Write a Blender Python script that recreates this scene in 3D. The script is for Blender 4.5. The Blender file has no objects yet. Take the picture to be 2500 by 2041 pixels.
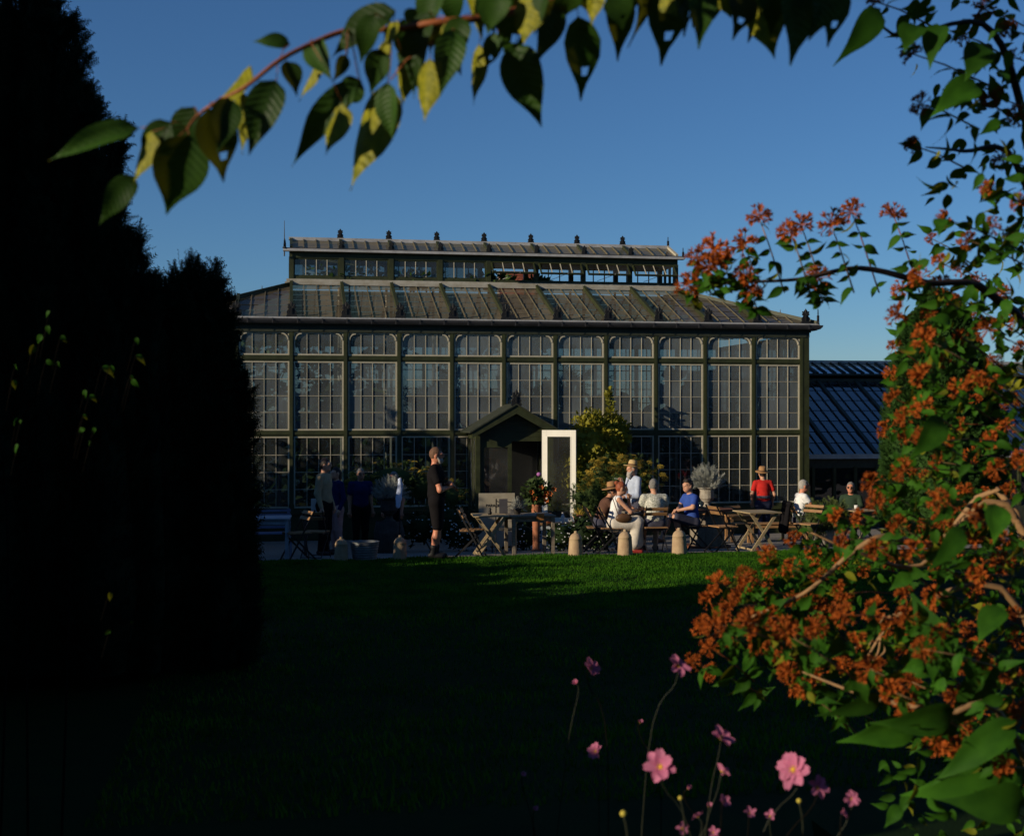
import bpy, bmesh, math, random
import numpy as np
from mathutils import Vector, Matrix, Quaternion, Euler

scene = bpy.context.scene
col = scene.collection
R = math.radians
rng = np.random.default_rng(7)
random.seed(7)

# ------------------------------------------------------------------ camera
EYE = 2.9
YAW = R(9.87)
FPX = 3160.0
cam_d = bpy.data.cameras.new('camera')
cam = bpy.data.objects.new('camera', cam_d)
col.objects.link(cam)
cam.location = (0, 0, EYE)
cam.rotation_euler = (R(90), 0, -YAW)
cam_d.sensor_fit = 'HORIZONTAL'
cam_d.sensor_width = 36
cam_d.lens = 36 * FPX / 2500
cam_d.clip_start = 0.05
cam_d.clip_end = 2000
cam_d.dof.use_dof = True
cam_d.dof.focus_distance = 27
cam_d.dof.aperture_fstop = 6.3
scene.camera = cam

# ------------------------------------------------------------------ sky and sun
SUN_AZ = R(70)      # measured from the facade normal (towards the camera) to the left
SUN_EL = R(15.5)
SUN = Vector((-math.sin(SUN_AZ) * math.cos(SUN_EL), -math.cos(SUN_AZ) * math.cos(SUN_EL), math.sin(SUN_EL)))
world = bpy.data.worlds.new('World')
scene.world = world
world.use_nodes = True
wn = world.node_tree
bg = wn.nodes['Background']
skyt = wn.nodes.new('ShaderNodeTexSky')
skyt.sky_type = 'NISHITA'
skyt.sun_disc = False
skyt.sun_elevation = SUN_EL
skyt.sun_rotation = math.atan2(SUN.x, SUN.y)
skyt.altitude = 0
skyt.air_density = 1.0
skyt.dust_density = 0.0
skyt.ozone_density = 7.0
wn.links.new(skyt.outputs[0], bg.inputs[0])
bg.inputs[1].default_value = 0.086
sun_d = bpy.data.lights.new('sun', 'SUN')
sun_d.energy = 4.8
sun_d.angle = R(0.5)
sun_d.color = (1.0, 0.86, 0.64)
sun_o = bpy.data.objects.new('sun', sun_d)
col.objects.link(sun_o)
sun_o.location = SUN * 60
sun_o.rotation_euler = (-SUN).to_track_quat('-Z', 'Y').to_euler()
scene.view_settings.view_transform = 'Standard'
scene.view_settings.look = 'None'
scene.view_settings.exposure = 0.0
scene.view_settings.gamma = 1.0
scene.cycles.max_bounces = 4
scene.cycles.transparent_max_bounces = 14
scene.cycles.adaptive_threshold = 0.02
scene.cycles.diffuse_bounces = 2
scene.cycles.glossy_bounces = 2
scene.cycles.caustics_reflective = False
scene.cycles.caustics_refractive = False

# ------------------------------------------------------------------ geometry helpers
FWD = np.array([math.sin(YAW), math.cos(YAW), 0.0])
RGT = np.array([math.cos(YAW), -math.sin(YAW), 0.0])
def at(px, py, Y):
    """world point on the line of sight of photo pixel (px, py) at world depth Y"""
    d = FWD + RGT * ((px - 1250) / FPX) + np.array([0, 0, (1020.5 - py) / FPX])
    p = d * (Y / d[1])
    return Vector((p[0], p[1], p[2] + EYE))

def sstep(a, b, x):
    t = np.clip((x - a) / (b - a), 0, 1)
    return t * t * (3 - 2 * t)
def gh(y):
    """height of the ground at depth y"""
    y = np.asarray(y, float)
    z = 0.55 * np.clip((29 - y) / 7.5, 0, 1)
    return z + 0.7 * (1 - sstep(3, 12, y))
def G(y): return float(gh(y))
def onground(px, py_unused, Y):
    p = at(px, 1020, Y)
    return Vector((p.x, p.y, G(Y)))

class MB:
    def __init__(s): s.v = []; s.f = []; s.m = []; s.mi = 0
    def add(s, vs, fs):
        o = len(s.v); s.v += [tuple(v) for v in vs]
        s.f += [tuple(i + o for i in f) for f in fs]; s.m += [s.mi] * len(fs); return s
    def box(s, x0, y0, z0, x1, y1, z1):
        v = [(x0,y0,z0),(x1,y0,z0),(x1,y1,z0),(x0,y1,z0),(x0,y0,z1),(x1,y0,z1),(x1,y1,z1),(x0,y1,z1)]
        return s.add(v, [(0,3,2,1),(4,5,6,7),(0,1,5,4),(1,2,6,5),(2,3,7,6),(3,0,4,7)])
    def cbox(s, c, sz, rot=None):
        hx, hy, hz = sz[0]/2, sz[1]/2, sz[2]/2
        v = [Vector((a*hx, b*hy, d*hz)) for d in (-1,1) for a,b in ((-1,-1),(1,-1),(1,1),(-1,1))]
        if rot is not None: v = [rot @ q for q in v]
        v = [q + Vector(c) for q in v]
        return s.add(v, [(0,3,2,1),(4,5,6,7),(0,1,5,4),(1,2,6,5),(2,3,7,6),(3,0,4,7)])
    def bar(s, a, b, w, h, up=(0,0,1)):
        """a rectangular bar from a to b, w across, h along up"""
        a, b = Vector(a), Vector(b); d = (b - a).normalized(); u = Vector(up)
        sd = d.cross(u)
        if sd.length < 1e-4: sd = d.cross(Vector((1,0,0)))
        sd.normalize(); u = sd.cross(d).normalized()
        v = []
        for p in (a, b):
            for i, j in ((-1,-1),(1,-1),(1,1),(-1,1)): v.append(p + sd*(i*w/2) + u*(j*h/2))
        return s.add(v, [(0,3,2,1),(4,5,6,7),(0,1,5,4),(1,2,6,5),(2,3,7,6),(3,0,4,7)])
    def tube(s, pts, rad, n=6, cap=True):
        pts = [Vector(p) for p in pts]
        if not hasattr(rad, '__len__'): rad = [rad]*len(pts)
        o = len(s.v); vs = []; fs = []
        u = None
        for i, p in enumerate(pts):
            d = (pts[min(i+1,len(pts)-1)] - pts[max(i-1,0)]).normalized()
            if u is None:
                u = d.orthogonal().normalized()
            else:
                u = (u - d*u.dot(d))
                u = u.normalized() if u.length > 1e-6 else d.orthogonal().normalized()
            w = d.cross(u)
            for k in range(n):
                a = 2*math.pi*k/n
                vs.append(p + (u*math.cos(a) + w*math.sin(a))*rad[i])
        for i in range(len(pts)-1):
            for k in range(n):
                k2 = (k+1) % n
                fs.append((i*n+k, i*n+k2, (i+1)*n+k2, (i+1)*n+k))
        if cap:
            fs.append(tuple(range(n-1,-1,-1))); fs.append(tuple((len(pts)-1)*n+k for k in range(n)))
        return s.add(vs, fs)
    def lathe(s, prof, n=24, c=(0,0,0), flute=0, nf=0):
        vs = []; fs = []
        for r, z in prof:
            for k in range(n):
                a = 2*math.pi*k/n
                rr = r*(1 + flute*math.cos(nf*a)) if nf else r
                vs.append((c[0]+rr*math.cos(a), c[1]+rr*math.sin(a), c[2]+z))
        m = len(prof)
        for i in range(m-1):
            for k in range(n):
                k2 = (k+1) % n
                fs.append((i*n+k, i*n+k2, (i+1)*n+k2, (i+1)*n+k))
        fs.append(tuple(range(n-1,-1,-1))); fs.append(tuple((m-1)*n+k for k in range(n)))
        return s.add(vs, fs)
    def prism(s, poly, y0, y1):
        """outline in x,z extruded along y"""
        n = len(poly)
        vs = [(x,y0,z) for x,z in poly] + [(x,y1,z) for x,z in poly]
        fs = [tuple(range(n)), tuple(range(2*n-1,n-1,-1))]
        for i in range(n):
            j = (i+1) % n
            fs.append((i, i+n, j+n, j))
        return s.add(vs, fs)
    def ball(s, c, r, n=8, m=6, rot=None):
        if not hasattr(r,'__len__'): r = (r,r,r)
        vs = []; fs = []
        for i in range(m+1):
            t = math.pi*i/m
            for k in range(n):
                a = 2*math.pi*k/n
                q = Vector((r[0]*math.sin(t)*math.cos(a), r[1]*math.sin(t)*math.sin(a), r[2]*math.cos(t)))
                if rot is not None: q = rot @ q
                vs.append(q + Vector(c))
        for i in range(m):
            for k in range(n):
                k2 = (k+1) % n
                fs.append((i*n+k, (i+1)*n+k, (i+1)*n+k2, i*n+k2))
        return s.add(vs, fs)
    def mesh(s, name, mats, smooth=False):
        me = bpy.data.meshes.new(name)
        me.from_pydata(s.v, [], s.f)
        for m in (mats if isinstance(mats, (list,tuple)) else [mats]): me.materials.append(M[m])
        if len(set(s.m)) > 1 or s.mi: me.polygons.foreach_set('material_index', s.m)
        if smooth: me.polygons.foreach_set('use_smooth', [True]*len(me.polygons))
        me.update(); return me
    def build(s, name, mats, parent=None, smooth=False, **kw):
        return obj(name, s.mesh(name, mats, smooth), parent, **kw)

def obj(name, me, parent=None, loc=None, rot=None, scale=None):
    o = bpy.data.objects.new(name, me); col.objects.link(o)
    if parent is not None: o.parent = parent
    if loc is not None: o.location = loc
    if rot is not None: o.rotation_euler = rot
    if scale is not None: o.scale = (scale,)*3 if not hasattr(scale,'__len__') else scale
    return o
def tag(o, label=None, cat=None, group=None, kind=None):
    if label: o['label'] = label
    if cat: o['category'] = cat
    if group: o['group'] = group
    if kind: o['kind'] = kind
    return o
def thing(name, label, cat, loc=(0,0,0), rz=0, group=None):
    o = bpy.data.objects.new(name, None); col.objects.link(o)
    o.empty_display_size = 0.1
    o.location = loc; o.rotation_euler = (0,0,rz)
    return tag(o, label, cat, group)
def kids(o): return [c for c in col.objects if c.parent == o]
def dup(root, loc, rz, label=None, scale=None):
    """copy a thing with its parts and sub-parts"""
    r = root.copy(); col.objects.link(r); r.location = loc; r.rotation_euler = (0,0,rz)
    if label: r['label'] = label
    if scale is not None: r.scale = (scale,)*3
    for c in list(root.children):
        k = c.copy(); col.objects.link(k); k.parent = r
        for g in list(c.children):
            q = g.copy(); col.objects.link(q); q.parent = k
    return r

def np_mesh(name, V, F, mats, midx=None, smooth=False):
    """mesh from numpy: V (n,3), F (m,k) with constant k"""
    me = bpy.data.meshes.new(name)
    V = np.ascontiguousarray(V, np.float32); F = np.ascontiguousarray(F, np.int32)
    me.vertices.add(len(V)); me.vertices.foreach_set('co', V.ravel())
    k = F.shape[1]
    me.loops.add(F.size); me.loops.foreach_set('vertex_index', F.ravel())
    me.polygons.add(len(F))
    me.polygons.foreach_set('loop_start', np.arange(0, F.size, k, dtype=np.int32))
    for m in (mats if isinstance(mats,(list,tuple)) else [mats]): me.materials.append(M[m])
    if midx is not None: me.polygons.foreach_set('material_index', np.ascontiguousarray(midx, np.int32))
    if smooth: me.polygons.foreach_set('use_smooth', np.ones(len(F), bool))
    me.update(calc_edges=True)
    return me

def unit(a): return a / np.maximum(np.linalg.norm(a, axis=-1, keepdims=True), 1e-9)
def frames(d, up):
    """rotation matrices whose y axis is d and whose z axis leans to up"""
    d = unit(d); x = np.cross(d, up); bad = np.linalg.norm(x, axis=1) < 1e-3
    x[bad] = np.cross(d[bad], np.array([1.0, 0.3, 0.2])); x = unit(x); z = np.cross(x, d)
    return np.stack([x, d, z], axis=2)
def scatter(tv, tf, locs, mats, sc):
    """many copies of a small template joined: returns V, F"""
    tv = np.asarray(tv, float); tf = np.asarray(tf, int); n = len(locs)
    sc = np.broadcast_to(np.asarray(sc, float), (n,))
    V = np.einsum('nij,kj->nki', mats, tv) * sc[:,None,None] + np.asarray(locs)[:,None,:]
    F = (tf[None,:,:] + (np.arange(n) * len(tv))[:,None,None])
    return V.reshape(-1,3), F.reshape(-1, tf.shape[1])
def rand_dirs(n): return unit(rng.normal(size=(n,3)))
def noise3(p, s=1.0, seed=0):
    """cheap smooth pseudo noise in -1..1"""
    p = np.asarray(p) * s
    a = np.array([[1.7,2.3,-1.1],[-2.1,0.9,1.9],[0.8,-1.6,2.4],[2.9,1.3,0.7]])
    out = 0
    for i, k in enumerate(a): out = out + np.sin(p @ k + i*1.3 + seed*2.1 + 1.4*np.sin(p @ np.roll(k,1)*0.7 + seed))
    return out / 4

# ------------------------------------------------------------------ materials
M = {}
def mat(name, c, rough=0.7, var=0.0, vscale=8.0, c2=None, metal=0.0, bump=0.0, bscale=40.0, spec=0.35, rnd=0.0, coords='Object', sheen=0.0, stretch=None):
    m = bpy.data.materials.new(name); m.use_nodes = True; M[name] = m
    nt = m.node_tree; N = nt.nodes; L = nt.links
    b = N['Principled BSDF']
    b.inputs['Roughness'].default_value = rough
    b.inputs['Metallic'].default_value = metal
    b.inputs['Specular IOR Level'].default_value = spec
    if sheen: b.inputs['Sheen Weight'].default_value = sheen
    c = tuple(c) + (1,)
    tc = N.new('ShaderNodeTexCoord'); vec = tc.outputs[coords]
    if stretch:
        mp = N.new('ShaderNodeMapping'); mp.inputs['Scale'].default_value = stretch
        L.new(vec, mp.inputs[0]); vec = mp.outputs[0]
    out = None
    if c2 is None and var:
        c2 = tuple(max(0, x*(1-var)) for x in c[:3]); c = tuple(min(1, x*(1+var*0.6)) for x in c[:3]) + (1,)
    if c2 is not None:
        nz = N.new('ShaderNodeTexNoise'); nz.inputs['Scale'].default_value = vscale
        nz.inputs['Detail'].default_value = 5; nz.inputs['Roughness'].default_value = 0.65
        L.new(vec, nz.inputs['Vector'])
        rp = N.new('ShaderNodeValToRGB')
        rp.color_ramp.elements[0].position = 0.32; rp.color_ramp.elements[0].color = tuple(c2)+(1,)
        rp.color_ramp.elements[1].position = 0.68; rp.color_ramp.elements[1].color = c
        L.new(nz.outputs['Fac'], rp.inputs[0]); out = rp.outputs[0]
    else:
        b.inputs['Base Color'].default_value = c
    if rnd:
        oi = N.new('ShaderNodeObjectInfo'); hs = N.new('ShaderNodeHueSaturation')
        mr = N.new('ShaderNodeMapRange'); mr.inputs[3].default_value = 1-rnd; mr.inputs[4].default_value = 1+rnd
        L.new(oi.outputs['Random'], mr.inputs[0]); L.new(mr.outputs[0], hs.inputs['Value'])
        if out is not None: L.new(out, hs.inputs['Color'])
        else: hs.inputs['Color'].default_value = c
        out = hs.outputs[0]
    if out is not None: L.new(out, b.inputs['Base Color'])
    if bump:
        nb = N.new('ShaderNodeTexNoise'); nb.inputs['Scale'].default_value = bscale; nb.inputs['Detail'].default_value = 4
        L.new(vec, nb.inputs['Vector'])
        bp = N.new('ShaderNodeBump'); bp.inputs['Strength'].default_value = bump; bp.inputs['Distance'].default_value = 0.01
        L.new(nb.outputs['Fac'], bp.inputs['Height']); L.new(bp.outputs[0], b.inputs['Normal'])
    return m
def leafmat(name, c, c2, trans=0.35, tc_=None, rough=0.5, vscale=3.0, spec=0.25, rnd=0.0, back=None, veins=False):
    """leaf: reflecting upper side, light shining through, paler underside"""
    m = bpy.data.materials.new(name); m.use_nodes = True; M[name] = m
    nt = m.node_tree; N = nt.nodes; L = nt.links
    b = N['Principled BSDF']; b.inputs['Roughness'].default_value = rough; b.inputs['Specular IOR Level'].default_value = spec
    tc = N.new('ShaderNodeTexCoord'); nz = N.new('ShaderNodeTexNoise'); nz.inputs['Scale'].default_value = vscale; nz.inputs['Detail'].default_value = 3
    L.new(tc.outputs['Object'], nz.inputs['Vector'])
    rp = N.new('ShaderNodeValToRGB'); rp.color_ramp.elements[0].position = 0.35; rp.color_ramp.elements[1].position = 0.65
    rp.color_ramp.elements[0].color = tuple(c2)+(1,); rp.color_ramp.elements[1].color = tuple(c)+(1,)
    L.new(nz.outputs['Fac'], rp.inputs[0]); out = rp.outputs[0]
    if rnd:
        oi = N.new('ShaderNodeObjectInfo'); hs = N.new('ShaderNodeHueSaturation')
        mr = N.new('ShaderNodeMapRange'); mr.inputs[3].default_value = 1-rnd; mr.inputs[4].default_value = 1+rnd
        L.new(oi.outputs['Random'], mr.inputs[0]); L.new(mr.outputs[0], hs.inputs['Value']); L.new(out, hs.inputs['Color']); out = hs.outputs[0]
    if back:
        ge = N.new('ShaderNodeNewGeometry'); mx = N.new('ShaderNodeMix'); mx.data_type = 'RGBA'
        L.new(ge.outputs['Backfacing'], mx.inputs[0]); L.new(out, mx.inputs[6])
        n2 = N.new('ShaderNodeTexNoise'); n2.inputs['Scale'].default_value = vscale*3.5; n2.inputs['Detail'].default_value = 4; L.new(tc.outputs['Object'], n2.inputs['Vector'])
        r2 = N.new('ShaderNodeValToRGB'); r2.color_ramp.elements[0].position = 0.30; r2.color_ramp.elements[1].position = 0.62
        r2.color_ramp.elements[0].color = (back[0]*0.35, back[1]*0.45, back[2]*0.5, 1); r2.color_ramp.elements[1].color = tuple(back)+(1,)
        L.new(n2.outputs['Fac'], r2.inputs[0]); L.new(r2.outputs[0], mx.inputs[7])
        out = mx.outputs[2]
    if veins:
        # veins run from the midrib (local x = 0) outwards and forwards
        sx = N.new('ShaderNodeSeparateXYZ'); L.new(tc.outputs['Object'], sx.inputs[0])
        ab = N.new('ShaderNodeMath'); ab.operation = 'ABSOLUTE'; L.new(sx.outputs[0], ab.inputs[0])
        ma = N.new('ShaderNodeMath'); ma.operation = 'MULTIPLY_ADD'; ma.inputs[1].default_value = -0.7
        L.new(ab.outputs[0], ma.inputs[0]); L.new(sx.outputs[1], ma.inputs[2])
        si = N.new('ShaderNodeMath'); si.operation = 'MULTIPLY'; si.inputs[1].default_value = 70.0; L.new(ma.outputs[0], si.inputs[0])
        sn = N.new('ShaderNodeMath'); sn.operation = 'SINE'; L.new(si.outputs[0], sn.inputs[0])
        bp = N.new('ShaderNodeBump'); bp.inputs['Strength'].default_value = 0.18; bp.inputs['Distance'].default_value = 0.01
        L.new(sn.outputs[0], bp.inputs['Height']); L.new(bp.outputs[0], b.inputs['Normal'])
    L.new(out, b.inputs['Base Color'])
    t = N.new('ShaderNodeBsdfTranslucent')
    if tc_: t.inputs[0].default_value = tuple(tc_)+(1,)
    else: L.new(out, t.inputs[0])
    mx = N.new('ShaderNodeMixShader'); mx.inputs[0].default_value = trans
    L.new(b.outputs[0], mx.inputs[1]); L.new(t.outputs[0], mx.inputs[2])
    L.new(mx.outputs[0], N['Material Output'].inputs[0])
    return m
def glassmat(name, tint, dirt_haze_c, d0, d1, scale=1.5, gl=1.0, wob=0.05):
    m = bpy.data.materials.new(name); m.use_nodes = True; M[name] = m
    nt = m.node_tree; N = nt.nodes; L = nt.links
    N.remove(N['Principled BSDF'])
    tr = N.new('ShaderNodeBsdfTransparent'); tr.inputs[0].default_value = tuple(tint)+(1,)
    gs = N.new('ShaderNodeBsdfGlossy'); gs.inputs['Roughness'].default_value = 0.02
    fr = N.new('ShaderNodeFresnel'); fr.inputs[0].default_value = 1.6
    tc = N.new('ShaderNodeTexCoord'); ge = N.new('ShaderNodeNewGeometry')
    oi = N.new('ShaderNodeObjectInfo')
    nb = N.new('ShaderNodeTexNoise'); nb.inputs['Scale'].default_value = 2.2; nb.inputs['Detail'].default_value = 1
    va = N.new('ShaderNodeVectorMath'); va.operation = 'ADD'
    L.new(ge.outputs['Position'], va.inputs[0]); L.new(oi.outputs['Random'], va.inputs[1])
    L.new(va.outputs[0], nb.inputs['Vector'])
    bp = N.new('ShaderNodeBump'); bp.inputs['Strength'].default_value = wob; bp.inputs['Distance'].default_value = 0.3
    L.new(nb.outputs['Fac'], bp.inputs['Height']); L.new(bp.outputs[0], gs.inputs['Normal'])
    fm = N.new('ShaderNodeMath'); fm.operation = 'MULTIPLY'; fm.inputs[1].default_value = gl; fm.use_clamp = True
    L.new(fr.outputs[0], fm.inputs[0])
    m1 = N.new('ShaderNodeMixShader'); L.new(fm.outputs[0], m1.inputs[0]); L.new(tr.outputs[0], m1.inputs[1]); L.new(gs.outputs[0], m1.inputs[2])
    nz = N.new('ShaderNodeTexNoise'); nz.inputs['Scale'].default_value = scale; nz.inputs['Detail'].default_value = 3; nz.inputs['Roughness'].default_value = 0.5
    L.new(ge.outputs['Position'], nz.inputs['Vector'])
    mr = N.new('ShaderNodeMapRange'); mr.inputs[1].default_value = 0.3; mr.inputs[2].default_value = 0.7
    mr.inputs[3].default_value = d0; mr.inputs[4].default_value = d1
    L.new(nz.outputs['Fac'], mr.inputs[0])
    df = N.new('ShaderNodeBsdfDiffuse'); df.inputs[0].default_value = tuple(dirt_haze_c)+(1,)
    tl = N.new('ShaderNodeBsdfTranslucent'); tl.inputs[0].default_value = tuple(dirt_haze_c)+(1,)
    md = N.new('ShaderNodeMixShader'); md.inputs[0].default_value = 0.35; L.new(df.outputs[0], md.inputs[1]); L.new(tl.outputs[0], md.inputs[2])
    # pane to pane difference in grime and painted haze
    rm = N.new('ShaderNodeMapRange'); rm.inputs[3].default_value = 0.75; rm.inputs[4].default_value = 1.25
    L.new(oi.outputs['Random'], rm.inputs[0])
    mu = N.new('ShaderNodeMath'); mu.operation = 'MULTIPLY'; L.new(mr.outputs[0], mu.inputs[0]); L.new(rm.outputs[0], mu.inputs[1])
    m2 = N.new('ShaderNodeMixShader'); L.new(mu.outputs[0], m2.inputs[0]); L.new(m1.outputs[0], m2.inputs[1]); L.new(md.outputs[0], m2.inputs[2])
    L.new(m2.outputs[0], N['Material Output'].inputs[0])
    return m

mat('olive', (0.030, 0.036, 0.012), 0.55, var=0.35, vscale=6, bump=0.1, bscale=30)
mat('olive_dark', (0.03, 0.035, 0.022), 0.6, var=0.3)
mat('cream', (0.44, 0.40, 0.30), 0.55, var=0.15, vscale=9, bump=0.1, bscale=60)
mat('bar_old', (0.13, 0.11, 0.065), 0.6, var=0.3, vscale=9)
mat('white_paint', (0.80, 0.76, 0.66), 0.45, var=0.06, vscale=5)
mat('zinc', (0.42, 0.41, 0.40), 0.55, var=0.3, vscale=3, metal=0.2, spec=0.4)
mat('zinc_stained', (0.40, 0.38, 0.33), 0.65, c2=(0.27, 0.24, 0.18), vscale=4)
mat('cast_iron', (0.012, 0.012, 0.012), 0.5, var=0.3, vscale=20)
mat('gutter_iron', (0.045, 0.045, 0.05), 0.5, var=0.25, vscale=4)
mat('brick', (0.32, 0.085, 0.045), 0.85, var=0.35, vscale=12, rnd=0.2)
mat('mortar', (0.30, 0.27, 0.23), 0.9, var=0.2)
mat('interior_wall', (0.30, 0.30, 0.27), 0.8, var=0.2)
mat('soil', (0.03, 0.02, 0.014), 0.95, var=0.4, vscale=6, bump=0.6)
glassmat('glass', (0.56, 0.62, 0.62), (0.38, 0.43, 0.45), 0.20, 0.47, 0.55)  # milky film colour stands in for sky reflected in the upper panes
glassmat('glass_low', (0.62, 0.66, 0.64), (0.33, 0.38, 0.40), 0.05, 0.16, 0.6)  # thinner film keeps the low row dark, in place of tree reflections
glassmat('roof_glass', (0.46, 0.40, 0.30), (0.36, 0.295, 0.20), 0.26, 0.56, 0.7, gl=0.8)
glassmat('wing_glass', (0.30, 0.33, 0.38), (0.25, 0.27, 0.32), 0.04, 0.10, 1.2, gl=3.0)
glassmat('murky_glass', (0.35, 0.40, 0.40), (0.22, 0.26, 0.24), 0.45, 0.75, 1.2)
glassmat('clear_glass', (0.85, 0.88, 0.86), (0.5, 0.5, 0.48), 0.02, 0.08, 1.2)
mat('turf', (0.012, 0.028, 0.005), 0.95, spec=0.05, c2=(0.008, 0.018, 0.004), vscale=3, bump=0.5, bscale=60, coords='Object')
mat('gravel', (0.30, 0.27, 0.235), 0.95, c2=(0.13, 0.115, 0.10), vscale=55, bump=0.9, bscale=70)
mat('bark', (0.055, 0.04, 0.03), 0.9, var=0.4, vscale=10, bump=0.6)
leafmat('yew', (0.020, 0.032, 0.014), (0.010, 0.018, 0.008), 0.08, rough=0.8, spec=0.05)
leafmat('cypress', (0.035, 0.085, 0.016), (0.015, 0.04, 0.008), 0.15, rough=0.8, spec=0.1)
leafmat('grass_blade', (0.056, 0.165, 0.008), (0.022, 0.090, 0.005), 0.3, rough=0.7, vscale=1.6, spec=0.08)
leafmat('dark_leaf', (0.022, 0.042, 0.012), (0.012, 0.024, 0.008), 0.2, rough=0.6, spec=0.1)
leafmat('vine_leaf', (0.07, 0.13, 0.028), (0.03, 0.07, 0.015), 0.4, rough=0.6)
leafmat('palm_leaf', (0.03, 0.06, 0.02), (0.015, 0.035, 0.012), 0.3, rough=0.5)
# ------------------------------------------------------------------ ground
def sheet(name, xs, ys, dz, m, zf=gh):
    X, Y = np.meshgrid(xs, ys); Z = zf(Y) + dz
    V = np.stack([X, Y, Z], -1).reshape(-1, 3); nx = len(xs); F = []
    for j in range(len(ys)-1):
        for i in range(nx-1): F.append((j*nx+i, j*nx+i+1, (j+1)*nx+i+1, (j+1)*nx+i))
    return tag(obj(name, np_mesh(name, V, np.array(F), m, smooth=True)), kind='structure')
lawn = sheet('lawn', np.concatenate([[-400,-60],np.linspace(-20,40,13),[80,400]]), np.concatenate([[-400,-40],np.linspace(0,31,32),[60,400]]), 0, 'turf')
terrace = sheet('gravel_terrace', np.linspace(-9, 26, 36), np.linspace(21.75, 32.5, 24), 0.006, 'gravel')

# grass blades on the part of the lawn that the picture shows
def grass(name, n, x0, x1, y0, y1, h):
    x = rng.uniform(x0, x1, n); y = y0 + (y1-y0)*rng.random(n)
    keep = (x > -0.05*y-0.6) & (x < 0.47*y+0.5); x, y = x[keep], y[keep]
    n = len(x)
    tv = [(-0.16,0,0),(0.16,0,0),(0.09,0.18,0.55),(-0.09,0.18,0.55),(0,0.5,1.0)]
    tf = [(0,1,2),(0,2,3),(3,2,4)]
    a = rng.uniform(0, 2*math.pi, n); c, s = np.cos(a), np.sin(a); o = np.zeros(n)
    mm = np.stack([np.stack([c,-s,o],-1), np.stack([s,c,o],-1), np.stack([o,o,o+1],-1)], 1)
    V, F = scatter(tv, tf, np.stack([x, y, gh(y)-0.004], -1), mm, h*rng.uniform(0.5,1.3,n)*(1+0.35*noise3(np.stack([x,y,x*0],-1),1.2)))
    return V, F
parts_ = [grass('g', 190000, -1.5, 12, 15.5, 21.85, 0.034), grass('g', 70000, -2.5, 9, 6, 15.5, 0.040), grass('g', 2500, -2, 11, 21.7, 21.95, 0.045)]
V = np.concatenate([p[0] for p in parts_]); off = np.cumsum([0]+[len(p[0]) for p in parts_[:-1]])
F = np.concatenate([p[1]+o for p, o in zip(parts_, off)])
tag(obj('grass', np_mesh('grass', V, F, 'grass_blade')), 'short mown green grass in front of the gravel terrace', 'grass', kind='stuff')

# ------------------------------------------------------------------ cast iron palmette finial (shared mesh)
def finial_mesh(h, w):
    b = MB(); k = h
    b.prism([(-0.5*w,0),(0.5*w,0),(0.42*w,0.16*k),(-0.42*w,0.16*k)], -0.03, 0.03)
    for sx in (-1, 1):
        c = Vector((sx*0.24*w, 0, 0.30*k)); r = 0.15*k*0.8
        b.tube([c + Vector((r*math.cos(a), 0, r*math.sin(a))) for a in np.linspace(0, 2*math.pi, 9)], 0.035*k, 5, cap=False)
        b.ball(c, 0.05*k, 6, 4)
    for a in (-64, -38, 0, 38, 64):
        L = (0.42 if a == 0 else 0.34 if abs(a) < 50 else 0.26)*k
        d = Vector((math.sin(R(a)), 0, math.cos(R(a))))
        b.ball(Vector((0,0,0.5*k)) + d*L*0.62, (0.075*k, 0.04*k, L*0.55), 6, 5, Matrix.Rotation(R(a), 3, 'Y'))
    b.prism([(-0.36*w,0.16*k),(0.36*w,0.16*k),(0.40*w,0.36*k),(0.24*w,0.50*k),(0.30*w,0.70*k),(0.14*w,0.86*k),(0,0.97*k),(-0.14*w,0.86*k),(-0.30*w,0.70*k),(-0.24*w,0.50*k),(-0.40*w,0.36*k)], -0.008, 0.012)
    b.ball((0,0,0.5*k), 0.07*k, 6, 4); b.box(-0.06*w, -0.03, 0.1*k, 0.06*w, 0.03, 0.55*k)
    return b.mesh('finial', 'cast_iron')
fin_a = finial_mesh(0.38, 0.26); fin_b = finial_mesh(0.26, 0.18)

# ------------------------------------------------------------------ greenhouse
X0, BAY, NB = -2.43, 1.27, 12
X1 = X0 + BAY*NB
YF = 31.0; YB = 37.4; YC = 34.2
green = thing('greenhouse', 'long Victorian glasshouse with olive frame, cream muntins and raised roof lantern', 'greenhouse', (0, YF, 0))
def gp(name, mb, m, parent=green, **kw):
    """a part of the greenhouse given in world coordinates"""
    o = mb.build(name, m, parent, **kw)
    o.matrix_parent_inverse = Matrix.Translation((0, -YF, 0)) if parent is green else Matrix.Identity(4)
    return o
gp('plinth', MB().box(X0-0.06, YF-0.10, -0.05, X1+0.06, YF+0.16, 0.62), 'olive')
gp('plinth_sill', MB().box(X0-0.09, YF-0.16, 0.62, X1+0.09, YF+0.14, 0.70).box(X0-0.06, YF-0.09, 0.70, X1+0.06, YF+0.10, 0.775), 'olive')
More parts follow.
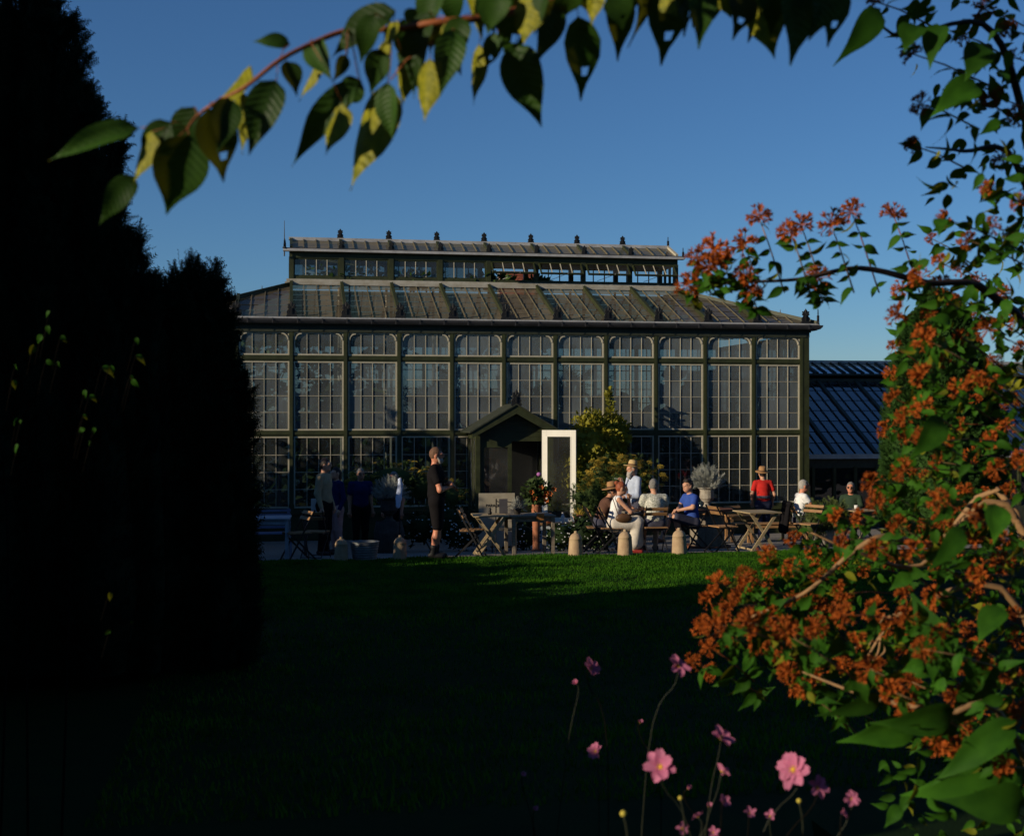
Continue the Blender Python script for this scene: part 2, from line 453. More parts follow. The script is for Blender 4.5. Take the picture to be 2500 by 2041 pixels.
# pilasters and rails
pil = MB()
pil.box(-0.052,-0.075,0.775,0.052,0.10,4.93).box(-0.028,-0.090,0.775,0.028,-0.075,4.93)
pil.box(-0.062,-0.084,0.775,0.062,-0.075,0.87).box(-0.062,-0.084,4.83,0.062,-0.075,4.93)
pm = pil.mesh('pilaster', 'olive')
for i in range(NB+1):
    obj('pilaster', pm, green, (X0+BAY*i, 0, 0))
for xa_ in (X1+0.054, X0-0.19): MB().box(xa_, -0.080, 0.775, xa_+0.136, 0.12, 4.93).build('corner_post', 'olive', green)
rail = MB().box(-BAY/2+0.052,-0.052,-0.07,BAY/2-0.052,0.09,0.07).box(-BAY/2+0.052,-0.072,-0.03,BAY/2-0.052,-0.052,0.03)
rm = rail.mesh('rail', 'olive')
for i in range(NB):
    for z in (2.535, 4.31): obj('rail', rm, green, (X0+BAY*(i+0.5), 0, z))
obj('frieze', MB().box(X0-0.19,-0.10,4.93,X1+0.19,0.12,5.05).box(X0-0.22,-0.13,5.05,X1+0.22,0.12,5.10).mesh('frieze','olive_dark'), green)

# windows: sash, muntins and single panes
W = BAY - 0.104
def sash(w, h, nc, nr, fw=0.034, dep=0.17, rad=0.0, mw=0.012, md=0.040, fmi=0, my=0.008):
    b = MB(); b.mi = fmi
    b.box(-w/2,0,0,-w/2+fw,dep,h).box(w/2-fw,0,0,w/2,dep,h)
    b.box(-w/2+fw,0.004,0,w/2-fw,dep,fw).box(-w/2+fw,0.004,h-fw,w/2-fw,dep,h)
    iw, ih = w-2*fw, h-2*fw; b.mi = 0
    for c in range(1, nc): b.box(-iw/2+iw*c/nc-mw/2, my, fw, -iw/2+iw*c/nc+mw/2, my+md, h-fw)
    for r in range(1, nr): b.box(-iw/2, my+0.005, fw+ih*r/nr-mw/2, iw/2, my+md-0.006, fw+ih*r/nr+mw/2)
    if rad:
        for sx in (-1, 1):
            cx, cz = sx*(iw/2-rad), fw+ih-rad
            arc = [(cx+sx*rad*math.cos(a), cz+rad*math.sin(a)) for a in np.linspace(0, math.pi/2, 7)]
            poly = arc + [(sx*iw/2, fw+ih)]
            if sx > 0: poly = poly[::-1]
            b.mi = 1; b.prism(poly, 0.02, dep-0.02); b.mi = 0
            for (ax, az), (bx, bz) in zip(arc, arc[1:]):
                b.bar((ax, 0.06, az), (bx, 0.06, bz), dep*0.9, 0.03, up=(-math.copysign(1,sx)*0.7,0,-0.7))
    return b.mesh('window', ['cream', 'olive'])
def pane_mesh(w, h, m='glass'):
    me = bpy.data.meshes.new('pane'); e = 0.004
    me.from_pydata([(-w/2-e,0,-h/2-e),(w/2+e,0,-h/2-e),(w/2+e,0,h/2+e),(-w/2-e,0,h/2+e)], [], [(0,1,2,3)])
    me.materials.append(M[m]); return me
def add_window(x, y, z, sm, w, h, nc, nr, pm_, fw=0.034, single=None, parent=green, rot=0.0):
    o = obj('window', sm, parent, (x, y, z), (rot, 0, 0))
    iw, ih = w-2*fw, h-2*fw
    if single is not None:
        obj('pane', single, o, (0, 0.026, h/2))
    else:
        for r in range(nr):
            for c in range(nc):
                obj('pane', pm_, o, (-iw/2+iw*(c+0.5)/nc, 0.026, fw+ih*(r+0.5)/nr), (R(random.uniform(-0.35,0.35)), 0, R(random.uniform(-0.35,0.35))))
    return o
rows = [(0.775, 2.465, 4, 0), (2.605, 4.24, 4, 0), (4.38, 4.93, 1, 0.15)]
for (z0, z1, nr, rad) in rows:
    h = z1 - z0; sm = sash(W, h, 4, nr, rad=rad)
    gm_ = 'glass_low' if z0 < 1 else 'glass'
    pm_ = pane_mesh((W-0.068)/4, (h-0.068)/nr, gm_); big = pane_mesh(W-0.068, h-0.068, gm_)
    for i in range(NB):
        hidden = i == 0 or (z0 < 1 and i in (5, 6)) or rad > 0
        add_window(X0+BAY*(i+0.5), -0.05, z0, sm, W, h, 4, nr, pm_, single=big if hidden else None)
# back and end walls, seen through the glass
bw = MB()
for i in range(NB+1): bw.box(X0+BAY*i-0.05, YB-0.06, 0, X0+BAY*i+0.05, YB+0.06, 5.0)
bw.build('back_post', 'olive', green).matrix_parent_inverse = Matrix.Translation((0,-YF,0))
bg_ = MB()
for i in range(NB):
    for c in range(1, 4): bg_.box(X0+BAY*(i+c/4)-0.012, YB-0.02, 0.8, X0+BAY*(i+c/4)+0.012, YB+0.02, 5.0)
for z in (1.2,1.6,2.0,2.53,2.95,3.35,3.75,4.3): bg_.box(X0, YB-0.022, z-0.014, X1, YB+0.022, z+0.014)
gp('back_muntin', bg_, 'olive')['kind'] = 'stuff'
gp('back_wall', MB().box(X0, YB-0.1, -0.05, X1, YB+0.1, 0.8).box(X0, YB-0.08, 4.95, X1, YB+0.08, 5.36), 'olive')
q = MB().add([(X0,YB,0.8),(X1,YB,0.8),(X1,YB,4.95),(X0,YB,4.95)], [(0,1,2,3)])
gp('back_glazing', q, 'glass')
for xx in (X0, X1):
    e = MB()
    for k in range(6): e.box(xx-0.05, YF+0.15+k*(YB-YF-0.3)/5-0.05, 0, xx+0.05, YF+0.15+k*(YB-YF-0.3)/5+0.05, 5.0)
    for z in (0.78,2.53,4.3,4.95): e.box(xx-0.04, YF+0.14, z-0.06, xx+0.04, YB-0.1, z+0.06)
    for k in range(20): e.box(xx-0.012, YF+0.15+k*(YB-YF-0.3)/20-0.01, 0.7, xx+0.012, YF+0.15+k*(YB-YF-0.3)/20+0.01, 5.0)
    gp('end_wall', e, 'cream')
    gp('end_glazing', MB().add([(xx+0.002,YF+0.1,0.1),(xx+0.002,YB,0.1),(xx+0.002,YB,4.95),(xx+0.002,YF+0.1,4.95)], [(0,1,2,3)]), 'glass')
gp('floor', MB().box(X0+0.05, YF+0.17, 0.012, X1-0.05, YB-0.11, 0.03), 'soil')

# gutter, cornice
gu = MB()
for (y0,z0,y1,z1) in ((YF-0.22,5.10,YF+0.1,5.14),):
    gu.box(X0-0.34, y0, z0, X1+0.34, y1, z1)
gp('cornice', gu, 'olive_dark')
def gutter_profile(x0, x1, yb, zt, rr, m, parent=green, ends=0.0):
    g = MB(); pr = [(yb, zt), (yb-rr*1.15, zt), (yb-rr*1.1, zt-rr*0.35), (yb-rr*0.75, zt-rr*0.8), (yb-rr*0.2, zt-rr), (yb, zt-rr)]
    n = len(pr)
    vs = [(x0-ends*(yb-y)/rr, y, z) for y, z in pr] + [(x1+ends*(yb-y)/rr, y, z) for y, z in pr]
    g.add(vs, [tuple(range(n-1,-1,-1)), tuple(range(n,2*n))] + [(i,(i+1)%n,(i+1)%n+n,i+n) for i in range(n)])
    return g
gp('gutter', gutter_profile(X0-0.30, X1+0.30, YF-0.19, 5.225, 0.12, None, ends=0.14), 'gutter_iron')
gp('eaves_flashing', MB().box(X0-0.36, YF-0.34, 5.227, X1+0.36, YF-0.16, 5.262), 'zinc')
gb = MB().box(-0.012,-0.006,-0.12,0.012,0.0,0.0).mesh('gutter_bracket','gutter_iron')
for k in range(28):
    obj('gutter_bracket', gb, green, (X0-0.2+k*0.575, -0.342, 5.235), (R(12),0,0))
# roof slopes
E0 = (YF-0.26, 5.262); E1 = (33.38, 6.285)
XE0, XE1, XT0, XT1 = X0-0.32, X1+0.32, X0+2*BAY, X1-2*BAY
def roofp(x, t, up=0.0):
    n = Vector((0, -(E1[1]-E0[1]), E1[0]-E0[0])).normalized()
    return Vector((x, E0[0]+(E1[0]-E0[0])*t, E0[1]+(E1[1]-E0[1])*t)) + n*up
def tmax(x):
    a = min(1.0, max(0, (x-XE0)/(XT0-XE0)), max(0, (XE1-x)/(XE1-XT1)))
    return a
def roof_strip(xa, xb, rows_=6):
    b = MB()
    ta, tb = tmax(xa), tmax(xb); mm = max(ta, tb)
    for r in range(rows_):
        t0, t1 = r/rows_, (r+1)/rows_
        a0, a1, b0, b1 = min(t0,ta), min(t1,ta), min(t0,tb), min(t1,tb)
        if a1-a0 < 1e-4 and b1-b0 < 1e-4: continue
        b.add([roofp(xa,a0,0.014), roofp(xb,b0,0.014), roofp(xb,b1,0.003), roofp(xa,a1,0.003)], [(0,1,2,3)])
    return b
for i in range(NB):
    for c in range(4):
        gp('roof_pane', roof_strip(X0+BAY*(i+c/4) if (i or c) else XE0+0.01, X0+BAY*(i+(c+1)/4) if i*4+c < NB*4-1 else XE1-0.01), 'roof_glass')
        if c:
            x = X0+BAY*(i+c/4); t = tmax(x)
            if t > 0.08: gp('glazing_bar', MB().bar(roofp(x,0.0,0.015), roofp(x,t,0.015), 0.018, 0.034, (0,-0.35,1)), 'bar_old')
    if i: 
        x = X0+BAY*i; t = tmax(x)
        gp('roof_rib', MB().bar(roofp(x,0.0,0.04), roofp(x,t,0.04), 0.075, 0.14, (0,-0.35,1)), 'olive')
for sx in (-1, 1):
    a = roofp(XE0 if sx < 0 else XE1, 0, 0.03); b_ = roofp(XT0 if sx < 0 else XT1, 1, 0.03)
    gp('hip_rib', MB().bar(a, b_, 0.11, 0.09), 'olive')
    for k in (0.25, 0.5, 0.75):
        p = a.lerp(b_, k); gp('hip_spike', MB().tube([p, p+Vector((0,0,0.13))], [0.02,0.004], 5), 'cast_iron')
    # end slope
    xa, xt = (XE0, XT0) if sx < 0 else (XE1, XT1)
    yb0, yb1 = 2*YC-E0[0], 2*YC-E1[0]
    gp('end_roof_glazing', MB().add([(xa,E0[0],E0[1]),(xa,yb0,E0[1]),(xt,yb1,E1[1]),(xt,E1[0],E1[1])], [(0,1,2,3)]), 'roof_glass')
    e = MB()
    for k in range(1, 20):
        y = E0[0]+(yb0-E0[0])*k/20; t = min(1.0, (y-E0[0])/(E1[0]-E0[0]), (yb0-y)/(yb0-yb1))
        e.bar((xa,y,E0[1]), (xa+(xt-xa)*t, y, E0[1]+(E1[1]-E0[1])*t), 0.03, 0.05)
    gp('end_roof_frame', e, 'olive')
# back slope
yb0, yb1 = 2*YC-E0[0], 2*YC-E1[0]
gp('back_roof_glazing', MB().add([(XE0,yb0,E0[1]),(XE1,yb0,E0[1]),(XT1,yb1,E1[1]),(XT0,yb1,E1[1])], [(0,1,2,3)]), 'roof_glass')
e = MB()
for k in range(1, NB*4):
    x = X0+BAY*k/4; t = tmax(x)
    e.bar((x,yb0,E0[1]), (x, yb0+(yb1-yb0)*t, E0[1]+(E1[1]-E0[1])*t), 0.06 if k % 4 == 0 else 0.02, 0.06)
gp('back_roof_frame', e, 'olive')
inn = MB()
for i in range(2, NB-1):
    x = X0+BAY*i
    for s_ in (-1, 1): inn.tube([(x, YC+s_*0.82, 0), (x, YC+s_*0.82, 6.4)], 0.035, 6)
gp('inner_column', inn, 'interior_wall')['kind'] = 'stuff'
for i in range(NB+1):
    x = X0+BAY*i if i < NB else X1
    if i == 0: x = X0
    obj('finial', fin_a, green, (x, -0.31, 5.262))
obj('finial', fin_a, green, (X1+0.34, -0.28, 5.262), (0,0,R(65)))

# ------------------------------------------------------------------ roof lantern
LX0, LX1 = XT0, XT1; YL = 33.46; YL2 = 2*YC-YL
gp('lantern_apron', MB().box(LX0-0.16, YL-0.17, 6.285, LX1+0.16, YL-0.02, 6.36).box(LX0-0.12, YL-0.10, 6.36, LX1+0.12, YL+0.02, 6.44), 'zinc_stained')
gp('lantern_sill', MB().box(LX0-0.05, YL-0.05, 6.44, LX1+0.05, YL+0.06, 6.51), 'olive')
gp('lantern_head', MB().box(LX0-0.05, YL-0.05, 6.98, LX1+0.05, YL+0.06, 7.13), 'olive')
lp = MB().box(-0.06,-0.06,6.44,0.06,0.06,7.0).mesh('lantern_post','olive')
for i in range(9):
    obj('lantern_post', lp, green, (LX0+BAY*i, YL-YF-0.012, 0)); obj('lantern_post', lp, green, (LX0+BAY*i, YL2-YF, 0))
lw, lh = BAY-0.12, 0.47
lsm = sash(lw, lh, 4, 1, fw=0.035, dep=0.05, mw=0.020, md=0.03, fmi=1, my=0.005)
lpane = pane_mesh((lw-0.07)/4, lh-0.07, 'clear_glass')
for i in range(8):
    x = LX0+BAY*(i+0.5)
    if i < 4:
        w_ = obj('window', lsm, green, (x, YL-YF-0.03, 6.51))
    else:
        w_ = obj('window', lsm, green, (x, YL-YF-0.05-math.sin(R(48))*lh, 6.99-math.cos(R(48))*lh), (R(-48),0,0))
        st = MB().tube([(x-0.25, YL-0.02, 6.53), (x+0.15, YL-0.05-math.sin(R(48))*lh, 6.99-math.cos(R(48))*lh)], 0.007, 5)
        gp('window_stay', st, 'zinc')
    for c in range(4):
        obj('pane', lpane, w_, (-(lw-0.07)/2+(lw-0.07)*(c+0.5)/4, 0.018, lh/2))
e = MB()
e.box(LX0, YL2-0.03, 6.44, LX1, YL2+0.03, 6.52).box(LX0, YL2-0.03, 6.98, LX1, YL2+0.03, 7.13)
for k in range(1, 32): e.box(LX0+BAY*k/4-0.012, YL2-0.02, 6.5, LX0+BAY*k/4+0.012, YL2+0.02, 7.0)
gp('lantern_back_frame', e, 'olive')
gp('lantern_back_glazing', MB().add([(LX0,YL2+0.01,6.5),(LX0+4*BAY,YL2+0.01,6.5),(LX0+4*BAY,YL2+0.01,7.0),(LX0,YL2+0.01,7.0)], [(0,1,2,3)]), 'murky_glass')
for xx in (LX0, LX1):
    e = MB().box(xx-0.035, YL+0.05, 6.44, xx+0.035, YL2-0.05, 6.52).box(xx-0.035, YL+0.05, 6.98, xx+0.035, YL2-0.05, 7.13)
    for k in range(4): e.box(xx-0.03, YL+0.05+k*(YL2-YL-0.16)/3, 6.5, xx+0.03, YL+0.11+k*(YL2-YL-0.16)/3, 7.0)
    e.add([(xx,YL-0.1,7.13),(xx,YL2+0.1,7.13),(xx,YC,7.52)], [(0,1,2)])
    gp('lantern_end', e, 'olive')
gp('lantern_gutter', MB().box(LX0-0.2, YL-0.22, 7.13, LX1+0.2, YL-0.02, 7.19), 'zinc')
gp('lantern_gutter_lip', MB().box(LX0-0.2, YL-0.20, 7.19, LX1+0.2, YL-0.12, 7.215), 'gutter_iron')
LR0 = Vector((0, YL-0.14, 7.21)); LR1 = Vector((0, YC-0.03, 7.54))
for i in range(8):
    for c in range(4):
        xa, xb = LX0+BAY*(i+c/4), LX0+BAY*(i+(c+1)/4)
        gp('roof_pane', MB().add([(xa,LR0.y,LR0.z),(xb,LR0.y,LR0.z),(xb,LR1.y,LR1.z),(xa,LR1.y,LR1.z)], [(0,1,2,3)]), 'roof_glass')
        x = xa
        gp('glazing_bar' if c else 'roof_rib', MB().bar((x,LR0.y,LR0.z+0.02),(x,LR1.y,LR1.z+0.02), 0.022 if c else 0.07, 0.035 if c else 0.08), 'bar_old' if c else 'olive')
gp('roof_rib', MB().bar((LX1,LR0.y,LR0.z+0.02),(LX1,LR1.y,LR1.z+0.02), 0.07, 0.08), 'cream')
gp('lantern_back_roof', MB().add([(LX0,2*YC-LR0.y,LR0.z),(LX1,2*YC-LR0.y,LR0.z),(LX1,2*YC-LR1.y,LR1.z),(LX0,2*YC-LR1.y,LR1.z)], [(0,1,2,3)]), 'roof_glass')
gp('ridge_cap', MB().box(LX0-0.06, YC-0.10, 7.535, LX1+0.02, YC+0.10, 7.60).box(LX0-0.03, YC-0.12, 7.51, LX1, YC-0.10, 7.55), 'zinc')
for i in range(1, 8):
    obj('finial', fin_b, green, (LX0+BAY*i, YC-YF-0.02, 7.60)); obj('finial', fin_b, green, (LX0+BAY*i, YL-YF-0.17, 7.19))
obj('finial', fin_b, green, (LX0-0.16, YL-YF-0.15, 7.19), (0,0,R(70))); obj('finial', fin_b, green, (LX1+0.17, YL-YF-0.15, 7.19), (0,0,R(70)))
obj('finial', fin_b, green, (LX1+0.02, YC-YF, 7.60), (0,0,R(75)))
gp('lightning_rod', MB().tube([(LX0-0.17,YL-0.14,7.0),(LX0-0.17,YL-0.14,7.9)], [0.018,0.006], 5), 'cast_iron')

# ------------------------------------------------------------------ brick chimney behind the lantern
cb = at(1258, 679, 38.6)
chim = thing('brick_chimney', 'red brick chimney stack seen through the open lantern windows', 'chimney', (cb.x, 38.6, 0))
MB().box(-0.5,-0.3,0,0.5,0.3,7.3).build('stack', 'mortar', chim)
bm_ = MB().cbox((0,0,0),(0.218,0.106,0.062)).mesh('brick','brick')
for r in range(10):
    for k in range(5):
        x = -0.44+0.22*k + (0.0 if r % 2 else 0.03)
        obj('brick', bm_, chim, (x, -0.262, 6.62+r*0.072), (0,0,R(random.uniform(-1,1))))

# ------------------------------------------------------------------ porch with open white door
ax = at(1260, 988, 29.3).x
por = MB()
PY0, PY1 = 29.35, YF-0.12
hw, ez, az = 1.02, 2.60, 3.20
# barge boards
brg = MB()
for sx in (-1, 1):
    brg.prism([(ax, az), (ax+sx*hw, ez), (ax+sx*hw, ez-0.16), (ax, az-0.20)][::(1 if sx < 0 else -1)], PY0-0.10, PY0-0.045)
porch = gp('porch', brg, 'olive')
def pp(name, mb, m, **kw):
    return mb.build(name, m, porch, **kw)
for sx in (-1, 1):
    b = MB()
    b.add([(ax,PY0-0.13,az+0.03),(ax+sx*(hw+0.06),PY0-0.13,ez-0.01),(ax+sx*(hw+0.06),PY1,ez-0.01),(ax,PY1,az+0.03),
           (ax,PY0-0.13,az-0.0),(ax+sx*(hw+0.06),PY0-0.13,ez-0.045),(ax+sx*(hw+0.06),PY1,ez-0.045),(ax,PY1,az-0.0)],
          [(0,1,2,3),(4,7,6,5),(0,4,5,1),(1,5,6,2),(2,6,7,3)])
    pp('porch_roof', b, 'olive_dark')
# gable boards, set back under the barge boards
for k in range(6):
    z0 = 2.36+k*0.11; wd = min(hw-0.2, max(0.05, (az-0.1-z0)/(az-ez)*hw))
    pp('gable_board', MB().box(ax-wd, PY0+0.20+0.004*(k%2), z0, ax+wd, PY0+0.235, z0+0.104), 'olive')
gr = G(29.35)
for sx in (-1, 1):
    pp('porch_post', MB().box(ax+sx*0.86-0.05, PY0+0.12, gr, ax+sx*0.86+0.05, PY0+0.24, 2.5), 'olive')
    b = MB(); x = ax+sx*0.86
    b.box(x-0.04, PY0+0.25, gr, x+0.04, PY1, 0.75)
    for k in range(3): b.box(x-0.03, PY0+0.25+k*0.62, 0.75, x+0.03, PY0+0.31+k*0.62, 2.5)
    b.box(x-0.03, PY0+0.25, 2.42, x+0.03, PY1, 2.58)
    pp('porch_side', b, 'olive')
    pp('porch_side_glazing', MB().add([(x,PY0+0.26,0.75),(x,PY1,0.75),(x,PY1,2.42),(x,PY0+0.26,2.42)], [(0,1,2,3)]), 'clear_glass')
# fixed left leaf
lx0, lx1 = ax-0.80, ax-0.06
b = MB(); yd = PY0+0.18
b.box(lx0,yd,gr+0.05,lx0+0.09,yd+0.045,2.36).box(lx1-0.09,yd,gr+0.05,lx1,yd+0.045,2.36).box(lx0+0.09,yd,2.22,lx1-0.09,yd+0.045,2.36).box(lx0+0.09,yd,gr+0.05,lx1-0.09,yd+0.045,0.62)
pp('fixed_door', b, 'olive')
pp('door_pane', MB().add([(lx0+0.09,yd+0.02,0.62),(lx1-0.09,yd+0.02,0.62),(lx1-0.09,yd+0.02,2.22),(lx0+0.09,yd+0.02,2.22)], [(0,1,2,3)]), 'clear_glass')
pp('doorway_shade_panel', MB().box(ax-0.8, PY1-0.03, 0.0, ax+0.8, PY1-0.005, 2.5), 'cast_iron')  # near-black panel stands in for the shade inside the doorway
# open white leaf, hinged on the right post
dp = at(1323, 1050, 29.2); dz1 = dp.z; dw = 0.80
door = thing('door', 'x', 'x'); 
for k_ in ('label','category'): del door[k_]
door.parent = green; door.location = (dp.x, 29.2-YF, 0); door.rotation_euler = (0,0,R(-26))
d0 = gr+0.04
b = MB().box(0,0,d0,0.115,0.045,dz1).box(dw-0.115,0,d0,dw,0.045,dz1).box(0.115,0.002,dz1-0.15,dw-0.115,0.043,dz1).box(0.115,0.002,d0,dw-0.115,0.043,0.62)
for (x0_,z0_,x1_,z1_) in ((0.115,0.62,0.13,dz1-0.15),(dw-0.13,0.62,dw-0.115,dz1-0.15)): b.box(x0_,-0.006,z0_,x1_,0.03,z1_)
b.build('door_frame', 'white_paint', door)
MB().add([(0.115,0.02,0.62),(dw-0.115,0.02,0.62),(dw-0.115,0.02,dz1-0.15),(0.115,0.02,dz1-0.15)], [(0,1,2,3)]).build('pane', 'clear_glass', door)
MB().box(dw-0.085,-0.01,1.0,dw-0.04,0.0,1.25).tube([(dw-0.06,-0.01,1.13),(dw-0.06,-0.05,1.13),(dw-0.17,-0.05,1.13)],0.010,6).build('handle', 'cast_iron', door)
obj('finial', fin_a, green, (ax, PY0-0.08-YF, az-0.02))

# ------------------------------------------------------------------ low glass wing on the right
wing = thing('greenhouse_wing', 'low dark glasshouse wing with blue reflecting roof beside the tall glasshouse', 'greenhouse', (13, 32.2, 0))
WX0, WX1 = X1+0.22, 26.0
wa, wb, wc = Vector((0,32.1,1.93)), Vector((0,36.0,3.98)), Vector((0,37.2,4.56))
def wp(name, mb, m): 
    o = mb.build(name, m, wing); o.matrix_parent_inverse = Matrix.Translation((-13,-32.2,0)); return o
nW = 11; wbay = (WX1-WX0)/nW
for i in range(nW):
    for c in range(4):
        xa, xb = WX0+wbay*(i+c/4), WX0+wbay*(i+(c+1)/4)
        b = MB()
        for r in range(7):
            p0, p1 = wa.lerp(wb, r/7), wa.lerp(wb, (r+1)/7)
            b.add([(xa,p0.y,p0.z+0.014),(xb,p0.y,p0.z+0.014),(xb,p1.y,p1.z+0.002),(xa,p1.y,p1.z+0.002)], [(0,1,2,3)])
        wp('roof_pane', b, 'wing_glass')
        wp('roof_rib' if c == 0 else 'glazing_bar', MB().bar(Vector((xa,0,0.03))+wa, Vector((xa,0,0.03))+wb, 0.10 if c == 0 else 0.016, 0.06 if c == 0 else 0.024), 'olive_dark')
        wp('vent_pane', MB().add([(xa,wb.y,wb.z+0.22),(xb,wb.y,wb.z+0.22),(xb,wc.y,wc.z+0.02),(xa,wc.y,wc.z+0.02)], [(0,1,2,3)]), 'wing_glass')
        wp('vent_bar', MB().bar((xa,wb.y,wb.z+0.24),(xa,wc.y,wc.z+0.04), 0.09 if c == 0 else 0.025, 0.06), 'olive_dark')
wp('ridge', MB().box(WX0, wc.y-0.1, wc.z, WX1, wc.y+0.1, wc.z+0.09), 'zinc')
wp('vent_rail', MB().box(WX0, wb.y-0.05, wb.z-0.02, WX1, wb.y+0.05, wb.z+0.08).box(WX0, wb.y-0.06, wb.z+0.17, WX1, wb.y-0.01, wb.z+0.23), 'olive_dark')
wp('back_slope', MB().box(WX0, 37.25, 0, WX1, 41, 4.4), 'olive_dark')
wp('eaves', MB().box(WX0, wa.y-0.10, wa.z-0.10, WX1, wa.y+0.05, wa.z+0.02), 'zinc')
wp('wall', MB().box(WX0, wa.y+0.02, 0, WX1, wa.y+0.14, 0.55).box(WX0, wa.y+0.02, wa.z-0.35, WX1, wa.y+0.12, wa.z-0.1), 'olive_dark')
for i in range(int(nW*2)+1): wp('wall_post', MB().box(WX0+wbay*i/2-0.04, wa.y, 0.55, WX0+wbay*i/2+0.04, wa.y+0.1, wa.z-0.3), 'olive')
wp('wall_glazing', MB().add([(WX0,wa.y+0.06,0.5),(WX1,wa.y+0.06,0.5),(WX1,wa.y+0.06,wa.z-0.3),(WX0,wa.y+0.06,wa.z-0.3)], [(0,1,2,3)]), 'wing_glass')
wp('inner_wall', MB().box(WX0, 36.6, 0, WX1, 36.8, 4.0).box(WX0, 32.3, 0.02, WX1, 36.6, 0.05), 'olive_dark')
# ------------------------------------------------------------------ foliage templates (triangles)
def spray_template(nn=7, spread=0.30, needle=0.035):
    v = [(-0.012,0,0),(0.012,0,0),(0,1,0.03)]; f = [(0,1,2)]
    for i in range(nn):
        y = 0.12 + 0.80*i/nn; L = spread*(1-0.55*i/nn)
        for s in (-1, 1):
            o = len(v)
            v += [(0,y,0),(0,y+needle*2,0.004),(s*L*0.85,y+L*0.75,0.05*(1 if i%2 else -1))]
            f.append((o,o+1,o+2))
    return np.array(v), np.array(f)
SPRAY = spray_template()
TUFT = spray_template(4, 0.42, 0.07)
LEAFQ = (np.array([(-0.5,0,0),(0,-0.15,0.08),(0.5,0,0),(0.0,1.0,-0.1),(-0.42,0.45,0.05),(0.42,0.45,0.05)])*np.array([0.7,1,1]), np.array([(0,1,4),(1,2,5),(1,5,4),(4,5,3)]))

def lump(c, r, n=9, m=7, seed=0, amp=0.15):
    """closed lumpy ellipsoid, triangles"""
    V = []; F = []
    for i in range(m+1):
        t = math.pi*i/m
        for k in range(n):
            a = 2*math.pi*k/n
            V.append((math.sin(t)*math.cos(a), math.sin(t)*math.sin(a), math.cos(t)))
    V = np.array(V); V = V*(1+amp*noise3(V*2.0, 1.0, seed))[:,None]*np.array(r)+np.array(c)
    for i in range(m):
        for k in range(n):
            k2 = (k+1) % n
            F += [(i*n+k,(i+1)*n+k,(i+1)*n+k2),(i*n+k,(i+1)*n+k2,i*n+k2)]
    return V, np.array(F)
class Cloud:
    def __init__(s): s.V = []; s.F = []; s.n = 0
    def put(s, V, F): s.V.append(V); s.F.append(F + s.n); s.n += len(V)
    def obj(s, name, m, parent=None):
        return obj(name, np_mesh(name, np.concatenate(s.V), np.concatenate(s.F), m), parent)

def flame(cl, base, top, rad, n, size, tmpl=SPRAY, seed=0, core=0.78, taper=0.62, up=0.7, jitter=0.45):
    """a plume of foliage from base to top: width falls to a point"""
    base, top = np.array(base, float), np.array(top, float); H = top[2]-base[2]
    t = rng.random(n)**0.85; a = rng.uniform(0, 2*math.pi, n)
    prof = lambda t: np.power(np.clip(1-t, 0, 1), taper)*np.minimum(1, 0.55+t*2.2)
    rr = rad*prof(t)*rng.uniform(0.72, 1.06, n)
    ax = base[None,:]+(top-base)[None,:]*t[:,None]
    p = ax + np.stack([np.cos(a)*rr, np.sin(a)*rr, np.zeros(n)], -1)
    p += 0.12*rad*np.stack([noise3(p,1.6/rad,seed),noise3(p,1.6/rad,seed+1),noise3(p,1.6/rad,seed+2)],-1)
    d = np.stack([np.cos(a), np.sin(a), np.full(n, up)+1.5*t**3], -1) + rng.normal(0, jitter, (n,3))
    V, F = scatter(*tmpl, p, frames(d, rand_dirs(n)), size*rng.uniform(0.6, 1.25, n)); cl.put(V, F)
    if core:
        m = 9; k = 10; Vs = []
        for i in range(m):
            tt = i/(m-1)*0.93
            for j in range(k):
                an = 2*math.pi*j/k; r_ = rad*core*prof(np.array(tt))
                q = base+(top-base)*tt; Vs.append((q[0]+math.cos(an)*r_, q[1]+math.sin(an)*r_, q[2]))
        Vs = np.array(Vs); Fs = []
        for i in range(m-1):
            for j in range(k):
                j2 = (j+1)%k; Fs += [(i*k+j,i*k+j2,(i+1)*k+j2),(i*k+j,(i+1)*k+j2,(i+1)*k+j)]
        cl.put(Vs, np.array(Fs))

PXM = lambda Y: Y*1.0/FPX
def px_flame(cl, x, ytop, ybot, hw, Y, dens, size, **kw):
    b = at(x, ybot, Y); t = at(x, ytop, Y); r = hw*Y/FPX
    H = t.z-b.z
    flame(cl, b, t, r, int(dens*H*r*6.28), size, **kw)

